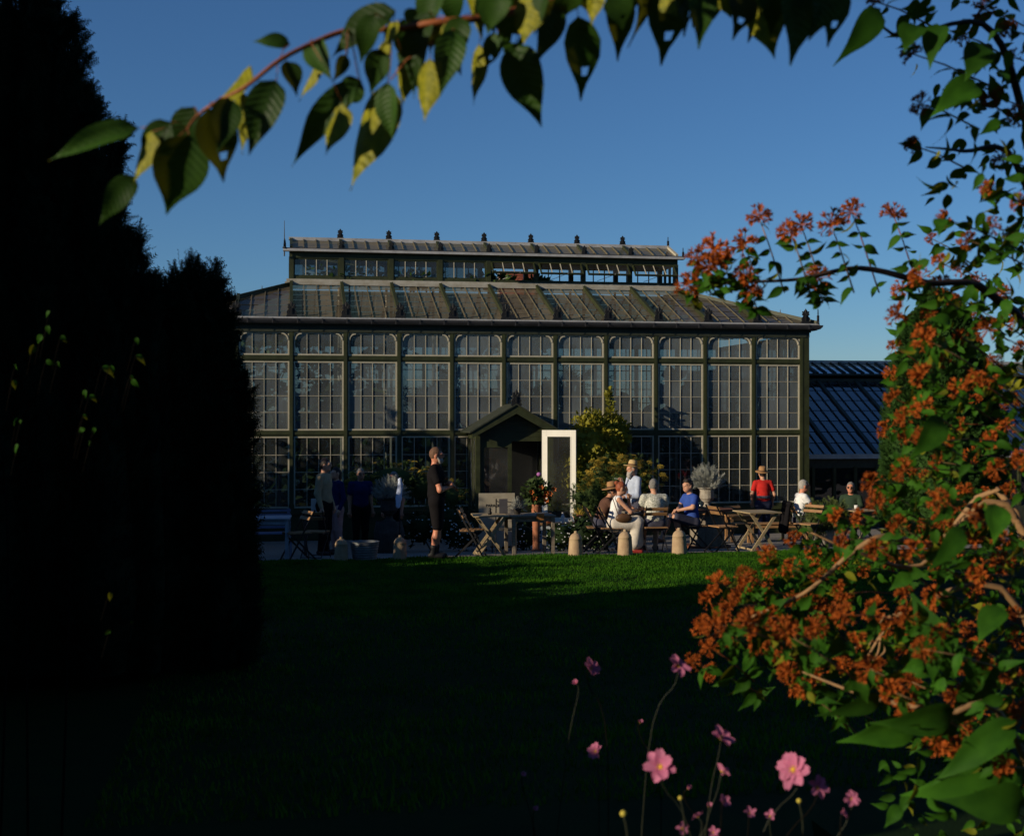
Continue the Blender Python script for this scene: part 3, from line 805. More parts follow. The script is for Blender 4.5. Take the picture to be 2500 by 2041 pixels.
# tall dark conifer on the left
cl = Cloud()
k = 0
for (x, yt, yb, hw, Y) in [(-150,-420,1500,190,13.2),(-30,-180,1640,150,12.6),(50,-90,1640,120,12.9),(95,-8,1640,75,12.3),(132,20,1640,62,12.6),(168,62,1640,58,12.2),
        (170,160,1640,95,12.9),(205,212,1640,60,12.4),(232,262,1640,60,12.1),(272,322,620,38,12.5),(240,400,1640,70,12.0),(276,530,1640,52,12.3),(308,574,1640,50,12.0),(330,596,1640,52,12.5),
        (345,700,1640,60,12.2),(372,688,1640,44,11.9),(100,500,1640,170,11.9),(-60,600,1640,200,11.6),(250,760,1640,120,11.7)]:
    px_flame(cl, x, yt, yb, hw, Y, 420, 0.13, seed=k, jitter=0.35, up=1.0); k += 1
def tuft(cl, x, y, dx, dy, Y, r, n, size):
    tip = np.array(at(x,y,Y)); bs = np.array(at(x-dx,y-dy,Y+0.05)); t = rng.random(n)
    p = bs+(tip-bs)*t[:,None]+rng.normal(0,1,(n,3))*(r*(1-t*0.85))[:,None]
    d = unit(tip-bs)+rng.normal(0,0.55,(n,3)); V,F = scatter(*SPRAY,p,frames(d,rand_dirs(n)),size*rng.uniform(0.5,1.2,n)*(1-0.4*t)); cl.put(V,F)
for (x,y) in [(108,2),(134,22),(143,62),(172,60),(190,104),(201,150),(207,214),(220,250),(236,272),(262,305),(286,330),(287,380),(281,440),(270,480),(276,525),(291,532),(300,575),(325,572),(334,602),(345,642),(375,690),(388,712)]:
    tuft(cl, x+random.uniform(4,14), y-random.uniform(4,14), random.uniform(24,44), -random.uniform(40,80), random.uniform(12.0,12.6), 0.06, 90, 0.19)
    tuft(cl, x+random.uniform(-2,12), y+random.uniform(14,40), random.uniform(30,44), -random.uniform(20,50), random.uniform(12.0,12.6), 0.05, 50, 0.16)
tc_ = thing('conifer_tree', 'tall black-green conifer towering at the left edge of the lawn', 'tree', onground(90, 0, 12.6))
c_ = cl.obj('crown', 'yew', tc_); c_.matrix_parent_inverse = Matrix.Translation(-tc_.location)
p = onground(90,0,12.6)
t_ = MB().tube([(p.x,p.y,p.z-0.1),(p.x+0.05,p.y,p.z+2),(p.x,p.y,p.z+7)],[0.22,0.17,0.06],8).build('trunk','bark',tc_); t_.matrix_parent_inverse = Matrix.Translation(-tc_.location)
# lower spiky yew in front of the glasshouse end
cl = Cloud()
for (x, yt, yb, hw, Y) in [(425,705,1640,60,12.8),(466,690,1640,62,13.0),(500,705,1640,55,12.7),(526,705,1640,44,12.9),(440,740,1640,95,12.5),(552,775,1150,28,12.9),(520,860,1640,70,12.6),(395,720,1640,60,12.6),
        (566,905,1640,52,12.8),(590,950,1300,36,12.7),(540,1000,1640,75,12.4),(572,1080,1640,48,12.6),(590,1180,1640,38,12.8)]:
    px_flame(cl, x, yt, yb, hw, Y, 420, 0.17, seed=k, jitter=0.4, up=0.9); k += 1
for (x,y,dx,dy) in [(423,661,4,-60),(440,690,2,-50),(466,632,10,-70),(480,650,6,-60),(498,665,8,-55),(529,650,16,-60),(540,690,20,-50),(556,723,26,-60),(564,770,34,-40),(568,820,40,-30),(562,862,40,-30),(578,905,44,-30),(594,918,46,-30),(614,955,55,-30),(606,985,50,-10),(602,1040,50,-10),(592,1100,45,-10),(596,1180,45,-10),(600,1260,45,0),(604,1330,45,0)]:
    tuft(cl, x, y, dx, dy, random.uniform(12.4,12.9), 0.055, 90, 0.19)
# leader twigs sticking out of the top
lv = []
for (x0_,y0_,x1_,y1_) in [(420,700,424,655),(455,690,466,630),(466,650,480,640),(490,700,499,660),(515,700,530,648),(520,690,528,655),(540,790,556,722),(548,800,562,770),(470,660,458,640),(560,960,612,955),(585,1000,604,985),(560,910,592,918),(545,830,566,818)]:
    for s in range(3):
        a_ = at(x0_+s*2, y0_, 12.7); b2 = at(x1_, y1_, 12.7); lv.append((a_, b2))
L_ = np.array([a_ for a_, b2 in lv]); D_ = np.array([b2-a_ for a_, b2 in lv])
V, F = scatter(*SPRAY, L_, frames(D_, rand_dirs(len(lv))), np.linalg.norm(D_,axis=1)*1.05); cl.put(V, F)
yt_ = thing('yew_tree', 'spiky dark yew standing in front of the left end of the glasshouse', 'tree', onground(500,0,12.8))
c_ = cl.obj('crown', 'yew', yt_); c_.matrix_parent_inverse = Matrix.Translation(-yt_.location)
p = onground(500,0,12.8)
t_ = MB().tube([(p.x,p.y,p.z-0.1),(p.x,p.y,p.z+1.2),(p.x,p.y,p.z+2.6)],[0.14,0.1,0.03],7).build('trunk','bark',yt_); t_.matrix_parent_inverse = Matrix.Translation(-yt_.location)

# clipped cypress beside the wing
cl = Cloud(); k = 50
for (x, yt, yb, hw, Y) in [(2290,716,1330,150,25),(2250,760,1330,105,24.6),(2340,780,1330,110,24.7),(2215,860,1330,78,24.5),(2290,820,1330,130,24.3),(2380,860,1330,90,24.5)]:
    px_flame(cl, x, yt, yb, hw, Y, 420, 0.15, seed=k, tmpl=TUFT, jitter=0.6, taper=0.42, core=0.86, up=0.5); k += 1
cy = thing('cypress_tree', 'dense clipped green cypress standing beside the low glass wing', 'tree', onground(2290,0,25))
c_ = cl.obj('crown', 'cypress', cy); c_.matrix_parent_inverse = Matrix.Translation(-cy.location)
p = onground(2290,0,25)
t_ = MB().tube([(p.x,p.y,p.z-0.1),(p.x,p.y,p.z+3)],[0.15,0.08],7).build('trunk','bark',cy); t_.matrix_parent_inverse = Matrix.Translation(-cy.location)

# trees round the garden: they shade the lawn and show as reflections in the glass
cl = Cloud()
def blob(c, r, n, size, seed):
    V, F = lump(c, [x*0.9 for x in r], 12, 9, seed, 0.18); cl.put(V, F)
    d = rand_dirs(n); p = np.array(c)+d*np.array(r)*rng.uniform(0.85,1.1,(n,1))*(1+0.18*noise3(d*2.0,1.0,seed))[:,None]
    V, F = scatter(*LEAFQ, p, frames(d+rng.normal(0,0.7,(n,3)), rand_dirs(n)), size*rng.uniform(0.6,1.3,n)); cl.put(V, F)
s_ = 100
def hedge_run(pts, heights, w, step, n, size):
    global s_
    for (xa, ya), (xb, yb), ha, hb in zip(pts, pts[1:], heights, heights[1:]):
        L = math.hypot(xb-xa, yb-ya); m = max(1, int(L/step))
        for i in range(m):
            t = i/m; x, y = xa+(xb-xa)*t, ya+(yb-ya)*t; h = (ha+(hb-ha)*t)*random.uniform(0.92, 1.06); g = G(y)
            blob((x+random.uniform(-0.3,0.3), y, g+h*0.5), (w, step*1.25, h*0.55), n, size, s_); s_ += 1
# beside the terrace, left, hidden from view by the conifers
hedge_run([(-5.5,18.2),(-5.5,19.6),(-5.6,21.5),(-5.7,23.5),(-5.7,26.3),(-5.6,26.9),(-5.6,27.5),(-5.5,28.3),(-5.3,29.0),(-5.0,30.6)], [2.2,2.25,3.2,3.8,3.8,4.0,5.0,4.2,2.8,2.3], 0.9, 0.7, 380, 0.15)
# left of the near lawn
hedge_run([(-1.6,2.35),(-1.55,3.4)], [1.5,1.5], 0.40, 0.35, 160, 0.10)  # unseen low bush, added to put the left anemones in shade
hedge_run([(-3.6,3.9),(-4.2,7),(-4.4,10),(-4.2,13.4)], [2.6,2.8,3.0,3.0], 1.1, 0.8, 200, 0.18)
hedge_run([(-5.2,12.9),(-5.5,13.6),(-5.5,15.8),(-5.5,18.0)], [6.0,2.7,2.6,2.4], 0.9, 0.5, 300, 0.13)
hedge_run([(-4.2,4.6),(-4.8,7),(-5.2,10),(-5.0,13.2)], [7.0,8.0,8.5,8.5], 1.4, 1.1, 300, 0.22)
# behind the viewer
hedge_run([(-16,-9),(-8,-12),(0,-13),(8,-13),(18,-12),(28,-10),(38,-6)], [8,7.2,5.6,4.4,4.0,4.4,6.0], 1.8, 1.7, 260, 0.3)
hedge_run([(16,-2),(19,6),(22,14),(26,22)], [5.5,6,6.5,6], 1.8, 1.7, 220, 0.3)
tag(cl.obj('treeline', 'dark_leaf'), 'belt of dark trees round the garden, mirrored in the glasshouse panes', 'trees', kind='stuff')
# ------------------------------------------------------------------ people: smooth bodies from blended limbs
def surface_net(sdf, lo, hi, res):
    lo, hi = np.array(lo)-2*res, np.array(hi)+2*res
    n = np.maximum(np.ceil((hi-lo)/res).astype(int)+1, 4)
    ax_ = [lo[i]+res*np.arange(n[i]) for i in range(3)]
    P = np.stack(np.meshgrid(*ax_, indexing='ij'), -1)
    D = sdf(P.reshape(-1,3)).reshape(n)
    S = D < 0
    c = [D[i:n[0]-1+i, j:n[1]-1+j, k:n[2]-1+k] for i in (0,1) for j in (0,1) for k in (0,1)]
    cs = np.stack(c, -1); ins = (cs < 0).sum(-1); act = (ins > 0) & (ins < 8)
    idx = -np.ones(act.shape, int); idx[act] = np.arange(act.sum())
    C = cs[act]; corners = np.array([(i,j,k) for i in (0,1) for j in (0,1) for k in (0,1)], float)
    acc = np.zeros((len(C),3)); cnt = np.zeros(len(C))
    for a in range(8):
        for b in range(a+1, 8):
            if np.abs(corners[a]-corners[b]).sum() != 1: continue
            m = (C[:,a] < 0) != (C[:,b] < 0); den = np.where(m, C[:,a]-C[:,b], 1); t = np.where(m, C[:,a]/np.where(den==0,1,den), 0)
            acc += np.where(m[:,None], corners[a]+(corners[b]-corners[a])*t[:,None], 0); cnt += m
    V = (np.argwhere(act) + acc/np.maximum(cnt,1)[:,None])*res + lo
    F = []
    for ax in range(3):
        o = [0,0,0]; o[ax] = 1
        a = S[:n[0]-o[0], :n[1]-o[1], :n[2]-o[2]]; b = S[o[0]:, o[1]:, o[2]:]
        e = np.argwhere(a != b); e = e[(e[:, [q for q in range(3) if q != ax]] > 0).all(1)]
        u, v = [(1,2),(2,0),(0,1)][ax]
        lim = np.array(act.shape)
        e = e[(e < lim).all(1)]
        flip = a[tuple(e.T)]
        def g(du, dv):
            q = e.copy(); q[:,u] -= du; q[:,v] -= dv; return idx[tuple(q.T)]
        f = np.stack([g(1,1), g(0,1), g(0,0), g(1,0)], 1)
        f[~flip] = f[~flip][:, ::-1]
        F.append(f)
    F = np.concatenate(F); F = F[(F >= 0).all(1)]
    return V, F

class Shape:
    """blend of round cones and ellipsoids"""
    def __init__(s, k=0.025): s.p = []; s.k = k; s.cut = []; s.noise = 0
    def cone(s, a, b, ra, rb, fl=1.0, fdir=None): s.p.append(('c', np.array(a,float), np.array(b,float), ra, rb, fl, None if fdir is None else np.array(fdir,float))); return s
    def ell(s, c, r, rot=None): s.p.append(('e', np.array(c,float), np.array(r,float), rot)); return s
    def box(s):
        lo = np.full(3, 1e9); hi = -lo
        for q in s.p:
            if q[0] == 'c':
                m = max(q[3], q[4])
                for x in (q[1], q[2]): lo = np.minimum(lo, x-m); hi = np.maximum(hi, x+m)
            else:
                m = max(q[2]); lo = np.minimum(lo, q[1]-m); hi = np.maximum(hi, q[1]+m)
        return lo, hi
    def sdf(s, P):
        d = np.full(len(P), 1e3)
        for q in s.p:
            if q[0] == 'c':
                _, a, b, ra, rb, fl, fd = q; ba = b-a; pa = P-a
                t = np.clip((pa @ ba)/max(ba @ ba, 1e-9), 0, 1); r = pa - t[:,None]*ba
                if fl != 1.0: r = r + (r @ fd)[:,None]*fd*(fl-1)
                e = np.linalg.norm(r, axis=1) - (ra+(rb-ra)*t)
            else:
                _, c, rr, rot = q; p = P-c
                if rot is not None: p = p @ rot
                k0 = np.linalg.norm(p/rr, axis=1); k1 = np.linalg.norm(p/(rr*rr), axis=1)
                e = k0*(k0-1)/np.maximum(k1, 1e-6)
            h = np.clip(0.5+0.5*(d-e)/s.k, 0, 1)
            d = d*(1-h)+e*h - s.k*h*(1-h)
        for c in s.cut: d = np.maximum(d, c(P))
        if s.noise: d = d + s.noise*noise3(P, 42.0)
        return d
    def mesh(s, name, m, res):
        lo, hi = s.box(); V, F = surface_net(s.sdf, lo, hi, res)
        return np_mesh(name, V, F, m, smooth=True)

def rz_(p, a): c, s = math.cos(a), math.sin(a); return np.array([p[0]*c-p[1]*s, p[0]*s+p[1]*c, p[2]])
def person(label, loc, rz, H=1.75, sit=False, seat=0.46, lean=0.0, look=0.0, nod=0.0, arms=None, legs=None, skin='skin', hair='hair_grey',
           hairstyle='short', beard=None, top=('shirt','cloth_white','short'), bottom=('trousers','cloth_navy','long'), shoes='shoe_dark', hat=None,
           slim=1.0, glasses=False, res=0.013, extra=None):
    s = H/1.75
    root = thing('person', label, 'person', loc, rz, 'people on the cafe terrace')
    hipz = (seat+0.075)/s if sit else 0.92; tl = 0.92 if sit else 1.0
    J = {}
    A3 = lambda *a: np.array(a, float)
    ca, sa = math.cos(lean), math.sin(lean)
    def tor(x, y, z):     # torso point given at upright standing height, leant about the pelvis
        dz = (z-0.92)*(tl if z < 1.5 else 1)-(0 if z < 1.5 else 0.5*(1-tl)); return A3(x, y*ca - dz*sa, hipz + y*sa*0 + dz*ca)
    J['pel'] = tor(0,0,0.94); J['waist'] = tor(0,0.0,1.10); J['chest'] = tor(0,0.0,1.29); J['neck'] = tor(0,0.012,1.46); 
    hd = tor(0,-0.02,1.625)
    sh = {q: tor(q*0.175*slim,0.005,1.41) for q in (-1,1)}
    hp = {q: A3(q*0.092, 0, hipz-0.02) for q in (-1,1)}
    if legs is None:
        legs = ({q: [(q*0.12,-0.43,hipz+0.0),(q*0.11,-0.40,0.08)] for q in (-1,1)} if sit else {q: [(q*0.095,-0.02,0.49),(q*0.095,0.03,0.085)] for q in (-1,1)})
    if arms is None:
        arms = ({q: [(q*0.23,-0.10,hipz+0.26),(q*0.15,-0.33,hipz+0.18)] for q in (-1,1)} if sit else {q: [(q*0.22,0.03,1.12),(q*0.24,-0.06,0.87)] for q in (-1,1)})
    kn = {q: A3(*legs[q][0]) for q in legs}; an = {q: A3(*legs[q][1]) for q in legs}
    el = {q: A3(*arms[q][0]) for q in arms}; wr = {q: A3(*arms[q][1]) for q in arms}
    fwd = A3(0,-1,0)
    def fdir(q): 
        d = (legs[q][2] if len(legs[q]) > 2 else (0,-1,-0.12)); d = A3(*d); return d/np.linalg.norm(d)
    toe = {q: an[q]+fdir(q)*0.15+A3(0,0,-0.025) for q in legs}; heel = {q: an[q]-fdir(q)*0.035+A3(0,0,-0.03) for q in legs}
    Y_ = A3(0,1,0)
    hr = Matrix.Rotation(look,3,'Z') @ Matrix.Rotation(nod - lean*0.4,3,'X'); hr = np.array(hr)
    hp_ = lambda x,y,z: hd + hr @ A3(x,y,z)
    S = lambda p: p*s
    def build(sh_, name, m):
        for i, q in enumerate(sh_.p):
            if q[0] == 'c': sh_.p[i] = ('c', q[1]*s, q[2]*s, q[3]*s, q[4]*s, q[5], q[6])
            else: sh_.p[i] = ('e', q[1]*s, q[2]*s, q[3])
        return obj(name, sh_.mesh(name, m, res), root)
    # body
    b = Shape(0.03)
    w = slim
    b.cone(J['pel'],J['waist'],0.130*w,0.120*w,1.25,Y_).cone(J['waist'],J['chest'],0.120*w,0.145*w,1.35,Y_).cone(J['chest'],tor(0,0.005,1.40),0.14*w,0.085,1.4,Y_)
    b.cone(sh[-1]*0.75+sh[1]*0.25, sh[1]*0.75+sh[-1]*0.25, 0.07,0.07).cone(J['neck'],hd-A3(0,-0.01,0.05),0.056,0.052)
    for q in (-1,1):
        b.cone(sh[q],el[q],0.052*w,0.041*w).cone(el[q],wr[q],0.041*w,0.028).cone(hp[q],kn[q],0.090*w,0.058).cone(kn[q],kn[q]*0.62+an[q]*0.38,0.056,0.055).cone(kn[q]*0.62+an[q]*0.38,an[q],0.055,0.038)
        b.cone(heel[q],toe[q],0.040,0.034)
        d = wr[q]-el[q]; d = d/np.linalg.norm(d); b.cone(wr[q]+d*0.01,wr[q]+d*0.065,0.028,0.036,1.0)
    b.ell(hd,(0.074,0.096,0.112),hr).ell(hp_(0,-0.034,-0.065),(0.054,0.060,0.058),hr).cone(hp_(0,-0.092,0.012),hp_(0,-0.112,-0.018),0.010,0.015)
    b.cone(hp_(-0.04,-0.082,0.022),hp_(0.04,-0.082,0.022),0.014,0.014)
    for q in (-1,1): b.ell(hp_(q*0.076,0.008,-0.008),(0.012,0.020,0.030),hr)
    body = build(b, 'body', skin)
    # fingers
    hm = MB()
    for q in (-1,1):
        d = Vector(wr[q]-el[q]).normalized(); sd = d.cross(Vector((0,0,1)));  sd = sd.normalized() if sd.length > 0.1 else Vector((q,0,0)); pn = sd.cross(d).normalized()
        base = Vector(wr[q])+d*0.085
        for i, (o_, L) in enumerate(((-0.030,0.062),(-0.010,0.074),(0.010,0.070),(0.028,0.055))):
            p0 = base+sd*o_*1.0-d*0.02; p1 = p0+d*L*0.55-pn*0.006; p2 = p1+d*L*0.30-pn*0.024; p3 = p2+d*L*0.10-pn*0.028
            hm.tube([p0*s,p1*s,p2*s,p3*s],[0.0105*s,0.0095*s,0.0085*s,0.006*s],6)
        p0 = base-d*0.055+sd*(-q)*0.028*1; p1 = p0+d*0.028+sd*(-q)*0.026-pn*0.008; p2 = p1+d*0.032-pn*0.012
        hm.tube([p0*s,p1*s,p2*s],[0.013*s,0.011*s,0.008*s],6)
    hm.build('fingers', skin, root, smooth=True)['kind'] = 'stuff'
    # eyes and mouth
    for q in (-1,1):
        p = hp_(q*0.032,-0.094,0.004)*s
        MB().ball(p,(0.011*s,0.007*s,0.007*s),8,6,Matrix(hr.tolist())).build('eye', 'eye_dark', root, smooth=True)
    MB().ball(hp_(0,-0.093,-0.062)*s,(0.022*s,0.008*s,0.006*s),8,5,Matrix(hr.tolist())).build('mouth','lip',root,smooth=True)
    if glasses:
        g = MB()
        for q in (-1,1):
            c = Vector(hp_(q*0.034,-0.108,0.004))*s
            ring = [c+Vector(hr @ A3(0.026*math.cos(a),0,0.020*math.sin(a)))*s for a in np.linspace(0,2*math.pi,13)]
            g.tube(ring,0.0035*s,4,cap=False)
            if glasses == 'sun': g.add(ring[:-1], [tuple(range(12))])
            g.tube([c+Vector(hr @ A3(q*0.026,0,0))*s, Vector(hp_(q*0.082,0.0,0.008))*s],0.003*s,4)
        g.tube([Vector(hp_(-0.009,-0.112,0.008))*s, Vector(hp_(0.009,-0.112,0.008))*s],0.003*s,4)
        g.build('glasses','glasses_frame',root)
    # hair
    if hairstyle != 'bald':
        h = Shape(0.02)
        iR = hr.T; c0 = hd
        if hairstyle in ('short','curly','bun','long'):
            h.ell(hp_(0,0.012,0.018),(0.083,0.100,0.112),hr)
            def facecut(P, c0=c0*s, iR=iR):
                L = (P-c0) @ iR.T / s
                keep = np.minimum(np.minimum(-(L[:,1]+0.035+0.0), 0.062-L[:,2]), 9)
                return np.maximum(keep, (-0.085 if hairstyle != 'long' else -0.2)-L[:,2])
            h.cut.append(facecut)
            if hairstyle == 'bun': h.ell(hp_(0,0.10,0.095),(0.045,0.045,0.042))
            if hairstyle == 'long': h.cone(hp_(0,0.055,0.0),hp_(0,0.06,-0.16),0.075,0.05)
            if hairstyle == 'curly': h.noise = 0.010; h.ell(hp_(0,-0.045,0.085),(0.07,0.05,0.045),hr)
            else: h.noise = 0.006
        build(h, 'hair', hair)
    if beard:
        h = Shape(0.015); h.ell(hp_(0,-0.062,-0.088 if beard[1] == 'short' else -0.12),(0.056,0.048,0.055 if beard[1] == 'short' else 0.095),hr)
        for q in (-1,1): h.cone(hp_(q*0.066,-0.015,-0.02),hp_(q*0.045,-0.055,-0.085),0.014,0.022)
        h.noise = 0.004; build(h, 'beard', beard[0])
    # clothes
    tn, tm, sl = top
    c = Shape(0.03); f = 0.017
    hem = tor(0,0,1.02) if not sit else tor(0,0.0,1.03)
    c.cone(hem,J['waist'],0.142*w+f,0.130*w+f,1.2,Y_).cone(J['waist'],J['chest'],0.128*w+f,0.148*w+f,1.3,Y_).cone(J['chest'],tor(0,0.005,1.405),0.145*w+f,0.085+f*0.5,1.35,Y_)
    c.cone(sh[-1]*0.78+sh[1]*0.22, sh[1]*0.78+sh[-1]*0.22, 0.076,0.076)
    for q in (-1,1):
        if sl == 'short': c.cone(sh[q],sh[q]*0.42+el[q]*0.58,0.062*w+0.004,0.062*w)
        elif sl == 'long': c.cone(sh[q],el[q],0.062*w,0.054*w).cone(el[q],wr[q]*0.95+el[q]*0.05,0.054*w,0.040)
        elif sl == 'none': pass
    nk = J['neck']+A3(0,-0.02,0.03)
    c.cut.append(lambda P, nk=nk*s: (P-nk) @ np.array([0,-0.35,0.94]))
    build(c, tn, tm)
    bn, bm2, ln = bottom
    c = Shape(0.03); 
    c.cone(hp[-1],hp[1],0.118*w,0.118*w,1.1,Y_).cone(J['pel'],J['pel']+A3(0,0,0.05),0.142*w,0.136*w,1.2,Y_)
    if ln == 'skirt':
        mh, mk, ma = (hp[-1]+hp[1])/2, (kn[-1]+kn[1])/2, (an[-1]+an[1])/2
        c.cone(mh,mk,0.15,0.14).cone(mk,ma*0.72+mk*0.28,0.14,0.17)
    for q in (-1,1):
        if ln == 'skirt':
            c.cone(hp[q],kn[q],0.135,0.115).cone(kn[q],an[q]*0.75+kn[q]*0.25,0.115,0.12)
        elif ln == 'short':
            c.cone(hp[q],kn[q]*0.95+hp[q]*0.05,0.108*w,0.082)
        else:
            c.cone(hp[q],kn[q],0.106*w,0.076).cone(kn[q],an[q]*0.93+kn[q]*0.07,0.074,0.058)
    build(c, bn, bm2)
    for q in (-1,1):
        c = Shape(0.015); c.cone(heel[q]+A3(0,0,0.0),toe[q],0.047,0.041)
        if ln == 'boots' or shoes == 'boot_black': c.cone(an[q],an[q]*0.75+kn[q]*0.25,0.056,0.058)
        zc = (min(heel[q][2],toe[q][2])-0.042)*s
        if not sit: c.cut.append(lambda P: -0.0-P[:,2])
        build(c, 'boot' if shoes == 'boot_black' else 'shoe', shoes)
    if hat:
        hm_, br = hat
        hb = MB(); prof = [(br*0.98,-0.004),(br,0.006),(br*0.7,0.006),(0.093,0.012),(0.092,0.05),(0.088,0.10),(0.072,0.128),(0.04,0.135),(0.001,0.128)]
        hb.lathe([(r*s,z*s) for r,z in prof], 28)
        ho = hb.build('hat', hm_, root, smooth=True)
        ho.matrix_basis = Matrix.Translation(Vector(hp_(0,0.012,0.052)*s)) @ (Matrix(hr.tolist()) @ Matrix.Rotation(R(-7),3,'X')).to_4x4()
        hb = MB().lathe([(0.0945*s,0.012*s),(0.0955*s,0.016*s),(0.0945*s,0.042*s),(0.0935*s,0.046*s)],24)
        h2 = hb.build('hat_band', 'hat_band', ho, smooth=True)
    if extra: extra(root, dict(s=s, hd=hd, hp_=hp_, el=el, wr=wr, sh=sh, an=an, kn=kn, tor=tor))
    return root

mat('skin', (0.52, 0.27, 0.17), 0.5, var=0.12, vscale=20, spec=0.3)
mat('skin_tan', (0.44, 0.21, 0.12), 0.5, var=0.12, vscale=20, spec=0.3)
mat('skin_red', (0.55, 0.22, 0.13), 0.45, var=0.14, vscale=20, spec=0.3)
mat('lip', (0.35, 0.11, 0.09), 0.5)
mat('eye_dark', (0.03, 0.025, 0.02), 0.2)
mat('glasses_frame', (0.02, 0.012, 0.01), 0.25)
mat('hair_grey', (0.19, 0.18, 0.165), 0.75, var=0.4, vscale=60, bump=0.5, bscale=120)
mat('hair_white', (0.36, 0.33, 0.29), 0.75, var=0.3, vscale=60, bump=0.5, bscale=120)
mat('hair_ginger', (0.30, 0.14, 0.06), 0.7, var=0.4, vscale=60, bump=0.5, bscale=120)
mat('hair_red', (0.28, 0.07, 0.025), 0.6, var=0.4, vscale=60, bump=0.5, bscale=120)
mat('hair_dark', (0.025, 0.016, 0.012), 0.6, var=0.4, vscale=60, bump=0.5, bscale=120)
mat('hair_sandy', (0.13, 0.065, 0.035), 0.75, var=0.35, vscale=60, bump=0.5, bscale=120)
for nm_, c_ in (('white',(0.74,0.72,0.70)),('black',(0.010,0.009,0.010)),('beige',(0.36,0.28,0.17)),('navy',(0.020,0.025,0.055)),('bluegrey',(0.42,0.47,0.58)),('blue',(0.035,0.075,0.30)),
        ('red',(0.48,0.025,0.02)),('cream',(0.60,0.54,0.46)),('green',(0.03,0.05,0.03)),('brown',(0.10,0.05,0.035)),('slate',(0.06,0.06,0.085)),('pink',(0.5,0.28,0.26)),('darkblue',(0.015,0.02,0.08)),('grey',(0.2,0.2,0.21))):
    mat('cloth_'+nm_, c_, 0.9, var=0.16, vscale=14, bump=0.35, bscale=22, spec=0.06)
mat('straw', (0.52, 0.36, 0.16), 0.8, var=0.25, vscale=70, bump=0.5, bscale=90)
mat('straw_brown', (0.36, 0.19, 0.075), 0.8, var=0.25, vscale=70, bump=0.5, bscale=90)
mat('hat_band', (0.12, 0.06, 0.03), 0.8)
mat('shoe_dark', (0.02, 0.016, 0.014), 0.6); mat('boot_black', (0.008, 0.008, 0.009), 0.6); mat('shoe_brown', (0.22, 0.085, 0.035), 0.6, var=0.2); mat('shoe_red', (0.35, 0.04, 0.03), 0.5); mat('shoe_white', (0.6,0.58,0.55), 0.6)
# leafy printed shirt: pale curls on olive grey
pm2 = mat('print_cloth', (0.62, 0.60, 0.52), 0.9, c2=(0.26, 0.27, 0.22), vscale=17, bump=0.3, bscale=22, spec=0.1)
for n_ in pm2.node_tree.nodes:
    if n_.type == 'TEX_NOISE' and abs(n_.inputs['Scale'].default_value-17) < 0.1: n_.inputs['Distortion'].default_value = 4.0; n_.inputs['Detail'].default_value = 1.0
    if n_.type == 'VALTORGB': n_.color_ramp.elements[0].position = 0.47; n_.color_ramp.elements[1].position = 0.53

def gpos(px, Y): p = at(px, 1020, Y); return (p.x, p.y, G(Y)+0.006)
# standing man with beard, arms folded, facing right
def wristband(root, d):
    for q in (-1,):
        w_ = d['wr'][q]*d['s']; dd = Vector(d['wr'][q]-d['el'][q]).normalized()
        MB().tube([Vector(w_)-dd*0.012, Vector(w_)+dd*0.012],0.036,10).build('wristwatch','zinc',root)
person('bearded man in black t-shirt and shorts standing with folded arms and glasses', gpos(1066,21.55), R(78), H=1.86, lean=R(-2), slim=1.12, skin='skin_red',
    hair='hair_sandy', beard=('hair_white','short'), glasses=True, top=('shirt','cloth_black','short'), bottom=('shorts','cloth_black','short'), shoes='boot_black', res=0.010,
    arms={-1:[(-0.26,-0.08,1.09),(0.05,-0.21,1.13)], 1:[(0.26,-0.08,1.09),(-0.06,-0.20,1.18)]}, legs={-1:[(-0.10,-0.02,0.49),(-0.11,0.05,0.085)],1:[(0.10,-0.02,0.49),(0.09,0.03,0.085)]}, look=R(6), extra=wristband)
# left, in the shade
person('man in beige jacket standing beside the left folding chair, hands by his side', gpos(792,24.2), R(62), H=1.80, hair='hair_dark', top=('jacket','cloth_beige','long'), bottom=('trousers','cloth_black','long'), shoes='shoe_dark', look=R(15), slim=1.05)
person('woman in dark blue holding a hand to her face beside the man in beige', gpos(822,25.0), R(-60), H=1.66, hair='hair_dark', hairstyle='long', top=('jacket','cloth_darkblue','long'), bottom=('trousers','cloth_pink','long'), shoes='shoe_dark', slim=0.92,
    arms={-1:[(-0.20,-0.10,1.12),(-0.05,-0.17,1.42)],1:[(0.22,0.03,1.12),(0.22,-0.08,0.9)]})
person('man in navy t-shirt standing in the shade before the glasshouse, facing us', gpos(880,25.6), R(12), H=1.66, hair='hair_grey', skin='skin_tan', top=('shirt','cloth_darkblue','short'), bottom=('trousers','cloth_black','long'), slim=1.1, glasses=True)
person('grey-haired person half hidden behind the silvery plant in the dark urn', gpos(962,25.9), R(-40), H=1.60, hair='hair_grey', hairstyle='long', skin='skin_red', top=('shirt','cloth_slate','short'), bottom=('trousers','cloth_black','long'))
